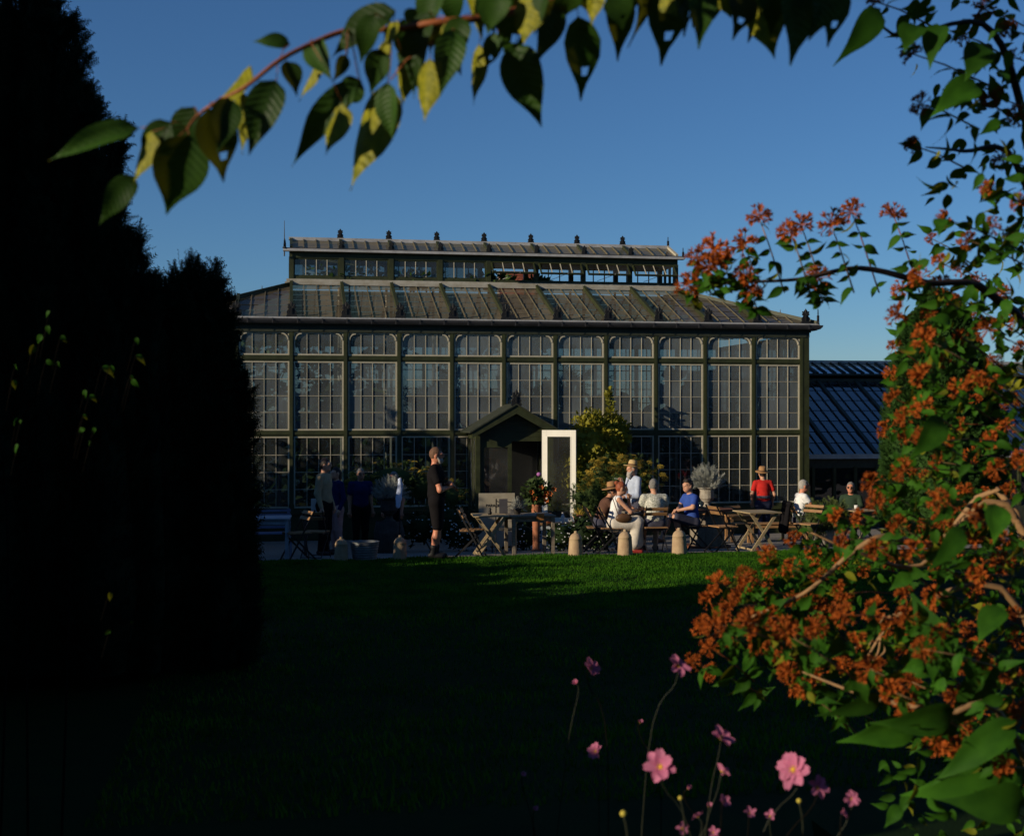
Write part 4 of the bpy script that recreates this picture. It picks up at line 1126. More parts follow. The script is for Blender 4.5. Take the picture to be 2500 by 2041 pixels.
# the group round the right hand table
def bag(root, d):
    b = Shape(0.02); b.ell((-0.20,-0.16,0.64),(0.06,0.15,0.085)); obj('bag', b.mesh('bag','leather',0.013), root)
    MB().tube([(-0.2,-0.06,0.70),(-0.17,0.02,0.95),(-0.06,0.06,1.12)],0.008,5).build('bag_strap','leather',root)
mat('leather', (0.09, 0.045, 0.02), 0.45, var=0.3)
person('red-haired woman in white top and pale skirt seated with chin on hand', gpos(1497,22.45), R(84), H=1.68, sit=True, lean=R(12), hair='hair_red', hairstyle='bun', top=('top','cloth_white','none'), bottom=('skirt','cloth_cream','skirt'),
    shoes='shoe_red', slim=0.9, nod=R(8), arms={1:[(0.20,-0.34,0.80),(0.05,-0.30,1.02)],-1:[(-0.2,-0.30,0.78),(0.0,-0.42,0.80)]}, legs={1:[(0.10,-0.44,0.56),(0.09,-0.40,0.08)],-1:[(-0.10,-0.44,0.56),(-0.08,-0.36,0.08)]}, extra=bag)
person('person in wide brown straw hat and brown top leaning over the table', gpos(1462,23.5), R(80), H=1.70, sit=True, lean=R(22), hair='hair_dark', top=('shirt','cloth_brown','short'), bottom=('trousers','cloth_slate','long'), hat=('straw_brown',0.20), skin='skin_tan', nod=R(6),
    arms={-1:[(-0.22,-0.32,0.82),(-0.10,-0.58,0.84)],1:[(0.22,-0.32,0.80),(0.12,-0.56,0.84)]})
def cig(root, d):
    p = Vector(d['wr'][-1]*d['s'])+Vector((0.02,-0.10,0.06)); MB().tube([p,p+Vector((-0.02,-0.075,0.01))],0.005,6).build('cigarette','white_paint',root)
person('white-bearded man in straw hat and pale blue shirt standing with a cigarette', gpos(1552,25.2), R(-72), H=1.72, hair='hair_white', hairstyle='long', beard=('hair_white','long'), hat=('straw',0.185), top=('shirt','cloth_bluegrey','long'), bottom=('trousers','cloth_slate','long'), lean=R(6),
    arms={-1:[(-0.22,-0.10,1.10),(-0.12,-0.26,1.36)],1:[(0.22,-0.10,1.08),(0.12,-0.32,1.06)]}, extra=cig)
person('grey-haired man in leaf-print shirt seated with his back to us', gpos(1598,22.35), R(176), H=1.74, sit=True, lean=R(4), hair='hair_grey', top=('shirt','print_cloth','short'), bottom=('trousers','cloth_slate','short'), shoes='shoe_dark', slim=1.08, look=R(-20), nod=R(8))
person('dark curly-haired man in blue shirt and shorts seated with crossed legs', gpos(1690,23.7), R(-78), H=1.80, sit=True, lean=R(6), hair='hair_dark', hairstyle='curly', top=('shirt','cloth_blue','short'), bottom=('shorts','cloth_slate','short'), shoes='shoe_brown', look=R(12),
    arms={-1:[(-0.22,-0.12,0.82),(-0.05,-0.30,0.72)],1:[(0.24,-0.12,0.80),(0.06,-0.32,0.74)]}, legs={-1:[(-0.10,-0.42,0.60),(-0.05,-0.62,0.22)],1:[(0.12,-0.42,0.62),(-0.06,-0.20,0.22),(0.9,-0.5,-0.1)]})
person('person in red t-shirt and straw hat walking away to the glasshouse', gpos(1864,28.2), R(172), H=1.68, hair='hair_dark', top=('shirt','cloth_red','short'), bottom=('trousers','cloth_navy','long'), hat=('straw_brown',0.17), lean=R(9), shoes='shoe_white',
    arms={-1:[(-0.27,-0.04,1.13),(-0.24,-0.16,0.92)],1:[(0.27,-0.04,1.13),(0.23,-0.18,0.94)]}, legs={-1:[(-0.09,-0.10,0.49),(-0.09,0.0,0.085)],1:[(0.09,-0.02,0.49),(0.09,0.12,0.10)]},
    extra=lambda root, d: MB().lathe([(0.155,1.0),(0.165,1.01),(0.165,1.05),(0.155,1.06)],24,c=(0,-0.02,0)).build('apron_string','cloth_slate',root))
person('grey-haired man in white t-shirt seated in profile facing right', gpos(1952,25.0), R(88), H=1.80, sit=True, lean=R(6), hair='hair_white', skin='skin_red', glasses=True, top=('shirt','cloth_white','short'), bottom=('trousers','cloth_slate','long'), slim=1.08,
    arms={-1:[(-0.22,-0.14,0.84),(-0.10,-0.38,0.80)],1:[(0.22,-0.14,0.84),(0.12,-0.38,0.80)]})
person('person in dark green top and sunglasses seated beyond the rosemary bush', gpos(2078,26.3), R(-32), H=1.74, sit=True, lean=R(4), hair='hair_grey', skin='skin_red', glasses='sun', top=('shirt','cloth_green','long'), bottom=('trousers','cloth_navy','long'))
person('grey curly-haired person partly hidden behind the orange-flowered shrub', gpos(2316,25.6), R(150), H=1.68, sit=True, hair='hair_grey', hairstyle='curly', top=('shirt','cloth_grey','long'), bottom=('trousers','cloth_navy','long'))
# ------------------------------------------------------------------ terrace furniture
mat('wood_warm', (0.32, 0.17, 0.07), 0.6, var=0.35, vscale=6, stretch=(1,8,8), bump=0.2, bscale=30, rnd=0.15)
mat('wood_grey', (0.22, 0.18, 0.13), 0.75, var=0.35, vscale=6, stretch=(1,8,8), bump=0.3, bscale=30, rnd=0.15)
mat('wood_pale', (0.36, 0.27, 0.15), 0.7, var=0.3, vscale=6, stretch=(1,8,8), rnd=0.15)
mat('steel_black', (0.012,0.012,0.014), 0.45)
mat('metal_blue', (0.30,0.34,0.40), 0.5, var=0.2)
mat('paint_blue', (0.14,0.17,0.28), 0.6, var=0.2)
mat('terracotta', (0.34,0.125,0.06), 0.8, var=0.3, vscale=10, bump=0.3)
mat('clay_pale', (0.46,0.34,0.20), 0.85, c2=(0.33,0.22,0.13), vscale=7, bump=0.4, bscale=25)
mat('stone', (0.36,0.32,0.26), 0.85, c2=(0.22,0.19,0.15), vscale=9, bump=0.5, bscale=30)
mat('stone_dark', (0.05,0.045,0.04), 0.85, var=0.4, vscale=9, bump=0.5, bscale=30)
mat('galvanised', (0.20,0.21,0.21), 0.5, var=0.35, metal=0.4)
mat('rust', (0.23,0.075,0.03), 0.85, c2=(0.13,0.045,0.02), vscale=12, bump=0.3)
mat('board_face', (0.36,0.32,0.24), 0.8, c2=(0.27,0.235,0.17), vscale=3)
mat('ink', (0.02,0.018,0.016), 0.8); mat('ink_faint', (0.22,0.19,0.14), 0.8)
mat('pale_box', (0.50,0.53,0.55), 0.6, var=0.15); mat('paper', (0.66,0.64,0.6), 0.8); mat('cloth_pale', (0.55,0.62,0.80), 0.85, var=0.15, bump=0.4, bscale=18)
mat('orange_card', (0.48,0.20,0.06), 0.7, var=0.15); mat('slate_board', (0.07,0.065,0.07), 0.6, var=0.2); mat('glass_bottle', (0.02,0.03,0.025), 0.1, spec=0.8)
leafmat('silver_leaf', (0.42,0.42,0.36), (0.24,0.25,0.22), 0.25, rough=0.9, spec=0.05)
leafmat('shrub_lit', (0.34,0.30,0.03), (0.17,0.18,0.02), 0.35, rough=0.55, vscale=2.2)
leafmat('umbel_yellow', (0.44,0.30,0.04), (0.28,0.20,0.025), 0.2, rough=0.8, vscale=2.0)
leafmat('fennel_leaf', (0.055,0.09,0.02), (0.03,0.055,0.012), 0.3, rough=0.7)
leafmat('rosemary', (0.10,0.13,0.03), (0.04,0.06,0.016), 0.2, rough=0.7)
mat('petal_white', (0.55,0.55,0.5), 0.8); mat('petal_orange', (0.38,0.10,0.02), 0.7, var=0.25); mat('petal_purple', (0.36,0.12,0.34), 0.7, var=0.2)

# folding bistro chair; the sitter faces local -y
def bistro(label, loc, rz, wood='wood_warm'):
    t = thing('folding_chair', label, 'chair', loc, rz, 'folding cafe chairs')
    for sx in (-1,1):
        MB().bar((sx*0.20,-0.24,0.0),(sx*0.20,0.22,0.84),0.012,0.028,(0,-1,0)).build('back_leg','steel_black',t)
        MB().bar((sx*0.185,0.26,0.0),(sx*0.185,-0.19,0.45),0.012,0.028,(0,-1,0)).build('front_leg','steel_black',t)
        MB().bar((sx*0.193,-0.21,0.44),(sx*0.193,0.18,0.44),0.012,0.022).build('seat_rail','steel_black',t)
    for y in (-0.22, 0.24): MB().bar((-0.19,y,0.03),(0.19,y,0.03),0.010,0.012).build('crossbar','steel_black',t)
    for k in range(6): MB().box(-0.2,-0.21+k*0.066,0.452,0.2,-0.157+k*0.066,0.470).build('seat_slat',wood,t)
    for z in (0.70,0.79):
        y = -0.24+0.46*z/0.84-0.02; MB().cbox((0,y,z),(0.44,0.016,0.055),Matrix.Rotation(R(-28),3,'X')).build('back_slat',wood,t)
    return t
ch0 = bistro('folding slat chair with wooden back under the red-haired woman', gpos(1487,22.45), R(86))
def chair(label, px, Y, rz): return dup(ch0, gpos(px,Y), rz, label)
chair('folding slat chair under the man in the leaf-print shirt', 1598, 22.28, R(178))
chair('folding slat chair under the man in the blue shirt', 1694, 23.7, R(-80))
chair('empty black folding chair at the lawn edge beside the cable drum', 1763, 22.0, R(100))
chair('folding slat chair under the man in the white t-shirt', 1950, 25.0, R(88))
chair('folding chair with wooden slats in front of the rosemary bush', 1975, 23.6, R(-60))
chair('dark folding chair in the shade beside the pale blue table', 728, 21.95, R(-70))
chair('dark folding chair in the shade at the man in beige', 770, 22.9, R(160))
chair('dark folding chair at the far left end of the pale blue table', 590, 21.9, R(95))
chair('empty folding chair behind the bearded man in black', 1150, 22.2, R(75))
chair('folding chair behind the cable drum near the glasshouse wall', 1800, 26.0, R(20))
chair('folding chair under the person in the brown hat', 1455, 23.5, R(82))
chair('folding chair under the person in sunglasses', 2080, 26.3, R(-32))
chair('folding chair under the curly grey-haired person', 2316, 25.6, R(150))

# folding tables with crossed legs
def xtable(label, loc, rz, w=0.62, d=0.72, h=0.72, wood='wood_pale', slats=7):
    t = thing('folding_table', label, 'table', loc, rz, 'wooden folding tables')
    for k in range(slats):
        y0 = -d/2+k*d/slats; MB().box(-w/2,y0+0.004,h-0.02,w/2,y0+d/slats-0.004,h).build('top_slat',wood,t)
    for sy in (-1,1):
        MB().bar((-w*0.42,sy*d*0.40,0),(w*0.40,sy*d*0.40,h-0.02),0.022,0.05,(1,0,0)).build('leg',wood,t)
        MB().bar((w*0.42,sy*d*0.36,0),(-w*0.40,sy*d*0.36,h-0.02),0.022,0.05,(1,0,0)).build('leg',wood,t)
    for sx in (-1,1): MB().bar((sx*w*0.38,-d*0.42,0.06),(sx*w*0.38,d*0.42,0.06),0.02,0.03).build('stretcher',wood,t)
    return t
xt = xtable('wooden folding table with crossed legs at the lawn edge beside the orange flowers', gpos(1848,22.2), R(6))
def xcopy(label, px, Y, rz): return dup(xt, gpos(px,Y), rz, label)
xcopy('wooden folding table with crossed legs beside the bearded man', 1196, 22.4, R(-4))
xcopy('small wooden table behind the rosemary bush', 2095, 25.2, R(10))

def leg_table(name, label, loc, rz, w, d, h, m, planks=0, group='square legged tables'):
    t = thing(name, label, 'table', loc, rz, group)
    if planks:
        for k in range(planks):
            y0 = -d/2+k*d/planks; MB().box(-w/2,y0+0.003,h-0.03,w/2,y0+d/planks-0.003,h).build('top_plank',m,t)
    else: MB().box(-w/2,-d/2,h-0.025,w/2,d/2,h).build('tabletop',m,t)
    for sx in (-1,1):
        for sy in (-1,1):
            x, y = sx*(w/2-0.05), sy*(d/2-0.05); MB().box(x-0.028,y-0.028,0,x+0.028,y+0.028,h-0.03).build('leg',m,t)
    MB().box(-w/2+0.08,-d/2+0.04,h-0.11,w/2-0.08,-d/2+0.06,h-0.032).box(-w/2+0.08,d/2-0.06,h-0.11,w/2-0.08,d/2-0.04,h-0.032).build('apron',m,t)
    return t
leg_table('metal_table', 'pale blue-grey table in the shade at the left of the terrace', gpos(640,22.2), R(-3), 0.95, 0.7, 0.73, 'metal_blue', 0)
leg_table('metal_table', 'grey table with orange menu on it in front of the terracotta pots', gpos(1292,22.4), R(3), 0.80, 0.7, 0.72, 'wood_grey', 5)
leg_table('cafe_table', 'wooden table between the red-haired woman and the man in leaf print', gpos(1556,23.0), R(2), 0.50, 0.95, 0.74, 'wood_grey', 6)
leg_table('cafe_table', 'long wooden table by the glasshouse wall behind the cable drum', gpos(1850,28.9), 0, 1.5, 0.5, 0.62, 'wood_warm', 4)
leg_table('cafe_table', 'wooden table in front of the man in the white t-shirt', gpos(2020,24.9), R(4), 0.5, 0.6, 0.72, 'wood_grey', 4)
b_ = leg_table('bench', 'low wooden bench beside the wall under the right windows', gpos(1900,27.4), 0, 1.4, 0.32, 0.45, 'wood_warm', 3, 'benches'); b_['category'] = 'bench'
# slatted blue bench back on the far left
p = gpos(645, 24.2)
bb = thing('slatted_bench', 'blue slatted garden bench in the shade by the glasshouse', 'bench', p, R(4), 'benches')
for k in range(5): MB().box(-0.5,0.2+k*0.004,0.50+k*0.075,0.5,0.225+k*0.004,0.545+k*0.075).build('back_slat','paint_blue',bb)
for k in range(4): MB().box(-0.5,-0.2+k*0.1,0.42,0.5,-0.12+k*0.1,0.44).build('seat_slat','paint_blue',bb)
for sx in (-1,1):
    MB().box(sx*0.46-0.025,0.226,0,sx*0.46+0.025,0.27,0.86).build('leg','paint_blue',bb); MB().box(sx*0.46-0.025,-0.2,0,sx*0.46+0.025,-0.15,0.415).build('leg','paint_blue',bb)

# clay forcing pots along the lawn edge
prof = [(0.128,0),(0.130,0.01),(0.124,0.12),(0.117,0.24),(0.113,0.30),(0.116,0.303),(0.112,0.315),(0.095,0.355),(0.068,0.385),(0.040,0.402),(0.026,0.410),(0.030,0.425),(0.030,0.436),(0.018,0.442),(0.001,0.443)]
for (px, Y, sc, lab) in [(833,21.62,0.90,'shaded clay forcing pot left of the ribbed tub'),(976,21.62,0.92,'shaded clay forcing pot right of the ribbed tub'),
        (1405,21.6,0.98,'sunlit clay forcing pot on the lawn edge beside the white-flowered bush'),(1526,21.55,1.02,'sunlit clay forcing pot in front of the pale skirt'),(1659,21.6,1.04,'sunlit clay forcing pot in front of the blue-shirted man')]:
    p = gpos(px, Y); t = thing('clay_cloche', lab, 'clay pot', (p[0],p[1],p[2]-0.01), random.uniform(0,6), 'clay forcing pots along the lawn')
    t.scale = (sc,)*3; t.rotation_euler[1] = R(random.uniform(-1.5,1.5))
    cm = bpy.data.meshes.get('cloche_body')
    if cm is None: cm = MB().lathe(prof[:10],28).mesh('cloche_body','clay_pale',True); km = MB().lathe(prof[9:],16).mesh('cloche_knob','clay_pale',True)
    obj('jar', cm, t); obj('knob', km, t)
p = gpos(890,21.75)
tb = thing('ribbed_tub', 'ribbed galvanised tub between the two shaded clay pots', 'tub', p, 0)
rp = []
for k in range(25):
    z = 0.30*k/24; rp.append((0.20+0.045*k/24+0.007*math.sin(k*1.9), z))
MB().lathe(rp+[(0.235,0.30),(0.22,0.25)],32).build('shell','galvanised',tb,smooth=True); MB().lathe([(0.22,0.22),(0.001,0.23)],24).build('soil','soil',tb)

# urns with silvery plants
urn = [(0.11,0),(0.115,0.03),(0.075,0.05),(0.055,0.09),(0.06,0.12),(0.085,0.14),(0.12,0.17),(0.145,0.22),(0.14,0.28),(0.135,0.34),(0.15,0.38),(0.185,0.40),(0.19,0.42),(0.17,0.425),(0.13,0.40)]
def twigplant(name_, parent, c, r, h, n, size, m, tmpl=SPRAY, spread=1.0):
    cl = Cloud(); c = np.array(c, float)
    d = rand_dirs(n*2); d = d[d[:,2] > -0.05][:n]; n = len(d)
    d = unit(d*np.array([spread,spread,1.15]))
    k = rng.uniform(0.25,0.85,n)
    p = c + d*np.array([r,r,h])*k[:,None]
    V, F = scatter(*tmpl, p, frames(d+np.array([0,0,0.35])+rng.normal(0,0.3,(n,3)), rand_dirs(n)), size*rng.uniform(0.7,1.3,n)); cl.put(V, F)
    o = cl.obj(name_, m, parent); o['kind'] = 'stuff'; return o
def urn_thing(label, loc, m, scale=1.0):
    t = thing('garden_urn', label, 'urn', loc, 0, 'urns with silvery plants'); t.scale = (scale,)*3
    b = MB(); b.lathe(urn[:7],32); b.lathe(urn[6:11],40,flute=0.03,nf=14); b.lathe(urn[10:],32)
    b.build('bowl', m, t, smooth=True)
    return t
zt = 0.78
p = gpos(1726,24.6); u1 = urn_thing('fluted stone urn on the cable drum holding a silvery plant', (p[0],p[1],p[2]+zt), 'stone')
def plant_thing(name_, label, cat, loc, group=None): return thing(name_, label, cat, loc, 0, group)
sp = plant_thing('silver_plant', 'sunlit silver-leaved plant growing in the stone urn', 'plant', (p[0],p[1],p[2]+zt+0.41), 'silver plants in urns')
twigplant('foliage', sp, (0,0,0), 0.34, 0.46, 420, 0.16, 'silver_leaf')
p2 = gpos(950,25.0)
dr = thing('wooden_barrel', 'dark wooden barrel in the shade under the left urn', 'barrel', p2, 0)
for k in range(14):
    a = 2*math.pi*k/14; MB().lathe([(0.27,0),(0.31,0.35),(0.27,0.72)],1) if False else None
    v = []
    for z, r_ in ((0,0.25),(0.2,0.29),(0.4,0.30),(0.62,0.25)):
        for da in (-0.22,0.22): v.append((r_*math.cos(a+da),r_*math.sin(a+da),z))
    MB().add(v,[(0,1,3,2),(2,3,5,4),(4,5,7,6)]).build('stave','stone_dark',dr)
MB().lathe([(0.24,0.58),(0.001,0.585)],20).build('lid','stone_dark',dr)
u2 = urn_thing('dark urn in the shade with a blue-grey plant, left of the porch', (p2[0],p2[1],p2[2]+0.588), 'stone_dark', 1.15)
sp2 = plant_thing('silver_plant', 'blue-grey feathery plant growing in the dark shaded urn', 'plant', (p2[0],p2[1],p2[2]+0.588+0.47), 'silver plants in urns')
twigplant('foliage', sp2, (0,0,0), 0.34, 0.42, 420, 0.15, 'silver_leaf')
# white cloth over a post beside the left urn
p = gpos(976,24.6)
ns = thing('cloth_stand', 'thin post with a bluish white cloth draped over it beside the dark urn', 'cloth', p, 0)
MB().tube([(0,0,0),(0,0,1.42)],0.012,6).build('post','steel_black',ns)
c = Shape(0.03); c.cone((0,0,1.40),(0.01,0,1.30),0.035,0.03).cone((0.01,0,1.30),(-0.02,0,1.05),0.05,0.06,2.0,(0,1,0)).cone((-0.02,0,1.05),(-0.03,0,0.90),0.055,0.045,2.0,(0,1,0)); c.noise = 0.006
obj('cloth', c.mesh('cloth','cloth_pale',0.012), ns)

# cable drum used as a table
p = gpos(1726,24.6)
sp_ = thing('cable_drum', 'wooden cable drum with rust-brown round top used as a table', 'table', p, R(11))
MB().lathe([(0.50,0.735),(0.515,0.74),(0.515,0.775),(0.50,0.78)],40).build('top_disc','rust',sp_)
MB().lathe([(0.46,0.0),(0.47,0.01),(0.47,0.055),(0.46,0.06)],40).build('bottom_disc','rust',sp_)
for k in range(16):
    a = 2*math.pi*k/16
    v = [(r_*math.cos(a+da), r_*math.sin(a+da), z) for z in (0.06,0.735) for r_ in (0.31,0.335) for da in (-0.185,0.185)]
    MB().add(v,[(2,3,7,6),(0,4,5,1),(0,2,6,4),(1,5,7,3)]).build('stave','wood_grey',sp_)
q = MB().lathe([(0.04,0),(0.045,0.02),(0.045,0.10),(0.02,0.13),(0.012,0.135),(0.012,0.17),(0.015,0.175)],16).build('bottle','glass_bottle',None,smooth=True)
q.location = (p[0]-0.20,p[1]-0.22,p[2]+0.782); tag(q,'small dark bottle on the cable drum beside the stone urn','bottle')

# notice board
p = gpos(1213,24.8); 
sg = thing('notice_board', 'weathered cream notice board with dark lettering left of the porch', 'sign', p, R(-3))
hb, ht = 0.38, 2.9-(1200-1020)*25.6/3160-p[2]
MB().box(-0.35,0,hb-0.28,0.35,0.03,ht).build('board','board_face',sg)
for sx in (-1,1): MB().box(sx*0.30-0.03,0.032,0,sx*0.30+0.03,0.08,ht-0.1).build('post','wood_grey',sg)
def lettering(txt, size, x, z, parent, m='ink', al='LEFT'):
    cu = bpy.data.curves.new('lettering','FONT'); cu.body = txt; cu.size = size; cu.extrude = 0.001; cu.align_x = al
    cu.materials.append(M[m]); cu.offset = 0.0015 if m == 'ink' else 0
    o_ = bpy.data.objects.new('lettering', cu); col.objects.link(o_); dg = bpy.context.evaluated_depsgraph_get(); me = bpy.data.meshes.new_from_object(o_.evaluated_get(dg)); bpy.data.objects.remove(o_)
    o = obj('lettering', me, parent); o.location = (x,-0.003,z); o.rotation_euler = (R(90),0,0); return o
lettering('PARADE', 0.075, -0.215, ht-0.265, sg)
lettering('VENT HER FOR', 0.055, -0.275, ht-0.435, sg); lettering('RD', 0.055, 0.20, ht-0.435, sg)
lettering('— — — —', 0.03, -0.08, ht-0.08, sg, 'ink_faint')

# black metal chair with a slate menu leaning on it
p = gpos(1231,23.3)
mc = thing('metal_chair', 'black wire chair with scrolled back beside the notice board', 'chair', p, R(180))
for sx in (-1,1):
    MB().tube([(sx*0.19,0.20,0),(sx*0.19,0.19,0.45),(sx*0.19,0.26,0.98),(sx*0.19,0.265,1.02)],0.011,6).build('back_leg','steel_black',mc)
    MB().tube([(sx*0.19,-0.20,0),(sx*0.19,-0.19,0.45)],0.011,6).build('front_leg','steel_black',mc)
MB().lathe([(0.22,0.44),(0.22,0.46)],24).build('seat','steel_black',mc)
MB().tube([(-0.19,0.262,0.98),(-0.1,0.262,0.95),(0,0.262,0.97),(0.1,0.262,0.95),(0.19,0.262,0.98)],0.008,5).tube([(-0.19,0.25,0.87),(-0.08,0.25,0.90),(0,0.25,0.86),(0.08,0.25,0.90),(0.19,0.25,0.87)],0.007,5).build('scroll_back','steel_black',mc)
p = gpos(1229,23.0)
mn = tag(MB().cbox((0,0,0),(0.15,0.015,0.26),Matrix.Rotation(R(-6),3,'X')).build('menu_slate','slate_board'),'dark slate menu propped up on the table before the notice board','slate')
mn.location = (gpos(1229,22.6)[0],22.6,G(22.4)+0.72+0.135)
tr_ = gpos(1263,22.4)
hp1 = thing('herb_pot', 'dark pot of grey herbs standing on the grey table', 'plant pot', (tr_[0],tr_[1],tr_[2]+0.72))
MB().lathe([(0.055,0),(0.075,0.10),(0.08,0.105),(0.07,0.10)],16).build('pot','stone_dark',hp1,smooth=True)
twigplant('foliage', hp1, (0,0,0.09), 0.13, 0.16, 60, 0.10, 'silver_leaf')
tr_ = gpos(1312,22.3)
oc = tag(MB().cbox((0,0,0.05),(0.13,0.012,0.12),Matrix.Rotation(R(20),3,'X')).build('menu_card','orange_card'),'orange menu card hanging at the edge of the grey table','card'); oc.location = (tr_[0],22.03,tr_[2]+0.64)
dv = tag(MB().lathe([(0.03,0),(0.036,0.03),(0.02,0.07),(0.028,0.09),(0.012,0.12),(0.001,0.125)],12).build('table_lamp','cast_iron',smooth=True),'small dark ornament at the left end of the middle tables','ornament'); q = gpos(1196,22.2); dv.location = (q[0],q[1],q[2]+0.72)

# potting bench with terracotta pots in front of the porch
p = gpos(1380,25.6)
pb = thing('potting_bench', 'long brown plank shelf on a pale crate in front of the porch', 'bench', p, 0)
MB().box(-0.62,-0.18,0.50,0.62,0.18,0.53).build('plank','wood_warm',pb)
for x in (-0.36,): 
    for k in range(3): MB().box(x-0.24,-0.15,0.02+k*0.16,x+0.24,-0.13,0.165+k*0.16).build('crate_board','pale_box',pb)
    MB().box(x-0.24,-0.13,0.0,x+0.24,0.15,0.499).build('crate','pale_box',pb)
for x in (0.3,0.56): MB().box(x-0.03,-0.15,0,x+0.03,0.15,0.499).build('trestle','wood_grey',pb)
def pot(label, px, Y, z, prof_, m='terracotta'):
    q = gpos(px,Y); t = thing('terracotta_pot', label, 'plant pot', (q[0],q[1],z), 0, 'terracotta pots')
    MB().lathe(prof_,22).build('pot_body',m,t,smooth=True); return t
zb = G(25.6)+0.006+0.53
vz = pot('tall slim terracotta vase of orange lilies beside the white door', 1309, 24.6, G(24.6)+0.006, [(0.10,0),(0.10,0.02),(0.07,0.04),(0.065,0.2),(0.075,0.55),(0.095,0.86),(0.11,0.90),(0.095,0.905),(0.085,0.86)])
pot('round terracotta pot with a handle on the potting bench', 1336, 25.55, zb, [(0.07,0),(0.10,0.05),(0.105,0.12),(0.085,0.18),(0.095,0.20),(0.08,0.20)])
pot('small terracotta jar lying beside the round pot', 1349, 25.45, zb, [(0.04,0),(0.055,0.04),(0.05,0.09),(0.035,0.11),(0.04,0.12),(0.03,0.12)])
rp_ = pot('terracotta pot with dry plants on the right end of the potting bench', 1412, 25.55, zb, [(0.075,0),(0.105,0.13),(0.115,0.135),(0.115,0.16),(0.10,0.165),(0.095,0.14)])
q = gpos(1374,25.4); bt = tag(MB().lathe([(0.035,0),(0.04,0.02),(0.04,0.14),(0.02,0.17),(0.018,0.21),(0.022,0.22)],14).build('bottle','paper',smooth=True),'white bottle standing on the potting bench','bottle'); bt.location = (q[0],q[1],zb)
mg = thing('marigold_plant','dry brown plants in the right terracotta pot','plant',(gpos(1412,25.55)[0],25.55,zb+0.14)); twigplant('foliage',mg,(0,0,0),0.12,0.10,60,0.09,'umbel_yellow')
# lilies in the vase
lp_ = thing('lily_plant', 'orange trumpet lilies and purple thistle growing from the tall vase', 'plant', (gpos(1312,24.6)[0],24.6,G(24.6)+0.87))
def leaf_cloud(name_, parent, c, r, n, size, m, tmpl=LEAFQ, core=None, flat=(1,1,1), hollow=0.5):
    cl = Cloud(); c = np.array(c,float); d = rand_dirs(n); k = rng.uniform(hollow,1.08,n)*(1+0.22*noise3(d*2.6,1.0,int(c[0]*7)%9))
    p = c+d*np.array(r)*k[:,None]
    V, F = scatter(*tmpl, p, frames(d+np.array([0,0,0.3])+rng.normal(0,0.7,(n,3)), rand_dirs(n)), size*rng.uniform(0.6,1.3,n)); cl.put(V,F)
    if core: cl.put(*lump(c,[x*core for x in r],10,8,3,0.15))
    o = cl.obj(name_, m, parent); return o
o = leaf_cloud('foliage', lp_, (0,0,0.25), (0.27,0.2,0.32), 420, 0.09, 'fennel_leaf', hollow=0.2); o['kind'] = 'stuff'
def trumpet(n=6, L=0.10, w=0.045):
    b = MB()
    for k in range(n):
        a = 2*math.pi*k/n; u = Vector((math.cos(a),math.sin(a),0)); s2 = Vector((-math.sin(a),math.cos(a),0))
        b.add([u*0.008, u*0.025+s2*w*0.45+Vector((0,0,L*0.55)), u*0.06+Vector((0,0,L)), u*0.025-s2*w*0.45+Vector((0,0,L*0.55))],[(0,1,2,3)])
    return b
tm_ = trumpet().mesh('lily_flower','petal_orange')
for (dx,dz,rx,ry) in [(0.14,0.16,120,30),(0.09,0.22,100,-30),(0.20,0.26,95,60),(-0.16,0.28,80,-50),(-0.12,0.20,110,-20),(0.26,0.33,80,40),(0.02,0.34,60,0),(0.12,0.30,110,10)]:
    obj('lily_flower', tm_, lp_, (dx,-0.2,dz), (R(rx),R(ry),0))
MB().ball((0.02,-0.05,0.62),(0.045,0.045,0.04),10,6).build('thistle_head','petal_purple',lp_); MB().tube([(0,0,0.2),(0.02,-0.05,0.6)],0.006,5).build('thistle_stem','fennel_leaf',lp_)

# shrubs along the wall
def shrub(name_, label, px, Y, blobs, leaf, n, size, cat='shrub', core=0.75, tmpl=LEAFQ):
    t = thing(name_, label, cat, gpos(px,Y)); g = t.location.copy()
    cl = Cloud()
    for (x, yy, hw, hh, dy) in blobs:
        c = np.array(at(x,yy,Y+dy)-g); r = np.array([hw*Y/FPX, hw*Y/FPX*0.8, hh*Y/FPX])
        m_ = int(n*hw*hh/2500); d = rand_dirs(m_); k = rng.uniform(0.72,1.12,m_)*(1+0.2*noise3(d*2.6,1.0,int(x)%11))
        p_ = c+d*r*k[:,None]
        V, F = scatter(*tmpl, p_, frames(d+np.array([0,0,0.3])+rng.normal(0,0.7,(m_,3)), rand_dirs(m_)), size*rng.uniform(0.6,1.3,m_)); cl.put(V,F)
        if core: cl.put(*lump(c,list(r*core),10,8,int(x)%7,0.15))
    f_ = cl.obj('foliage', leaf, t)
    st = MB()
    for k in range(5):
        a = random.uniform(0,6.28); top_ = at(blobs[0][0],blobs[0][1],Y)-g
        st.tube([(0.08*math.cos(a),0.08*math.sin(a),-0.02),(top_.x*0.5+0.1*math.cos(a),top_.y*0.5,top_.z*0.5),(top_.x,top_.y,top_.z)],[0.015,0.012,0.006],5)
    st.build('stem','bark',t); return t
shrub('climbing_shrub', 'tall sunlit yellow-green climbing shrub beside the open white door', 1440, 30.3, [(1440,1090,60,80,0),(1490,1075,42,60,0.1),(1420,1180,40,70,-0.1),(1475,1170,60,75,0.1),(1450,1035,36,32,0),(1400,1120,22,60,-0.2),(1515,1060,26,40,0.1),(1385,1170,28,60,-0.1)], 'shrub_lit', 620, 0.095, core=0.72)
sh2 = thing('vine_shoot', 'upright leafy shoot rising above the climbing shrub', 'plant', gpos(1490,30.3)); 
sh2.location.z = at(1490,1050,30.3).z
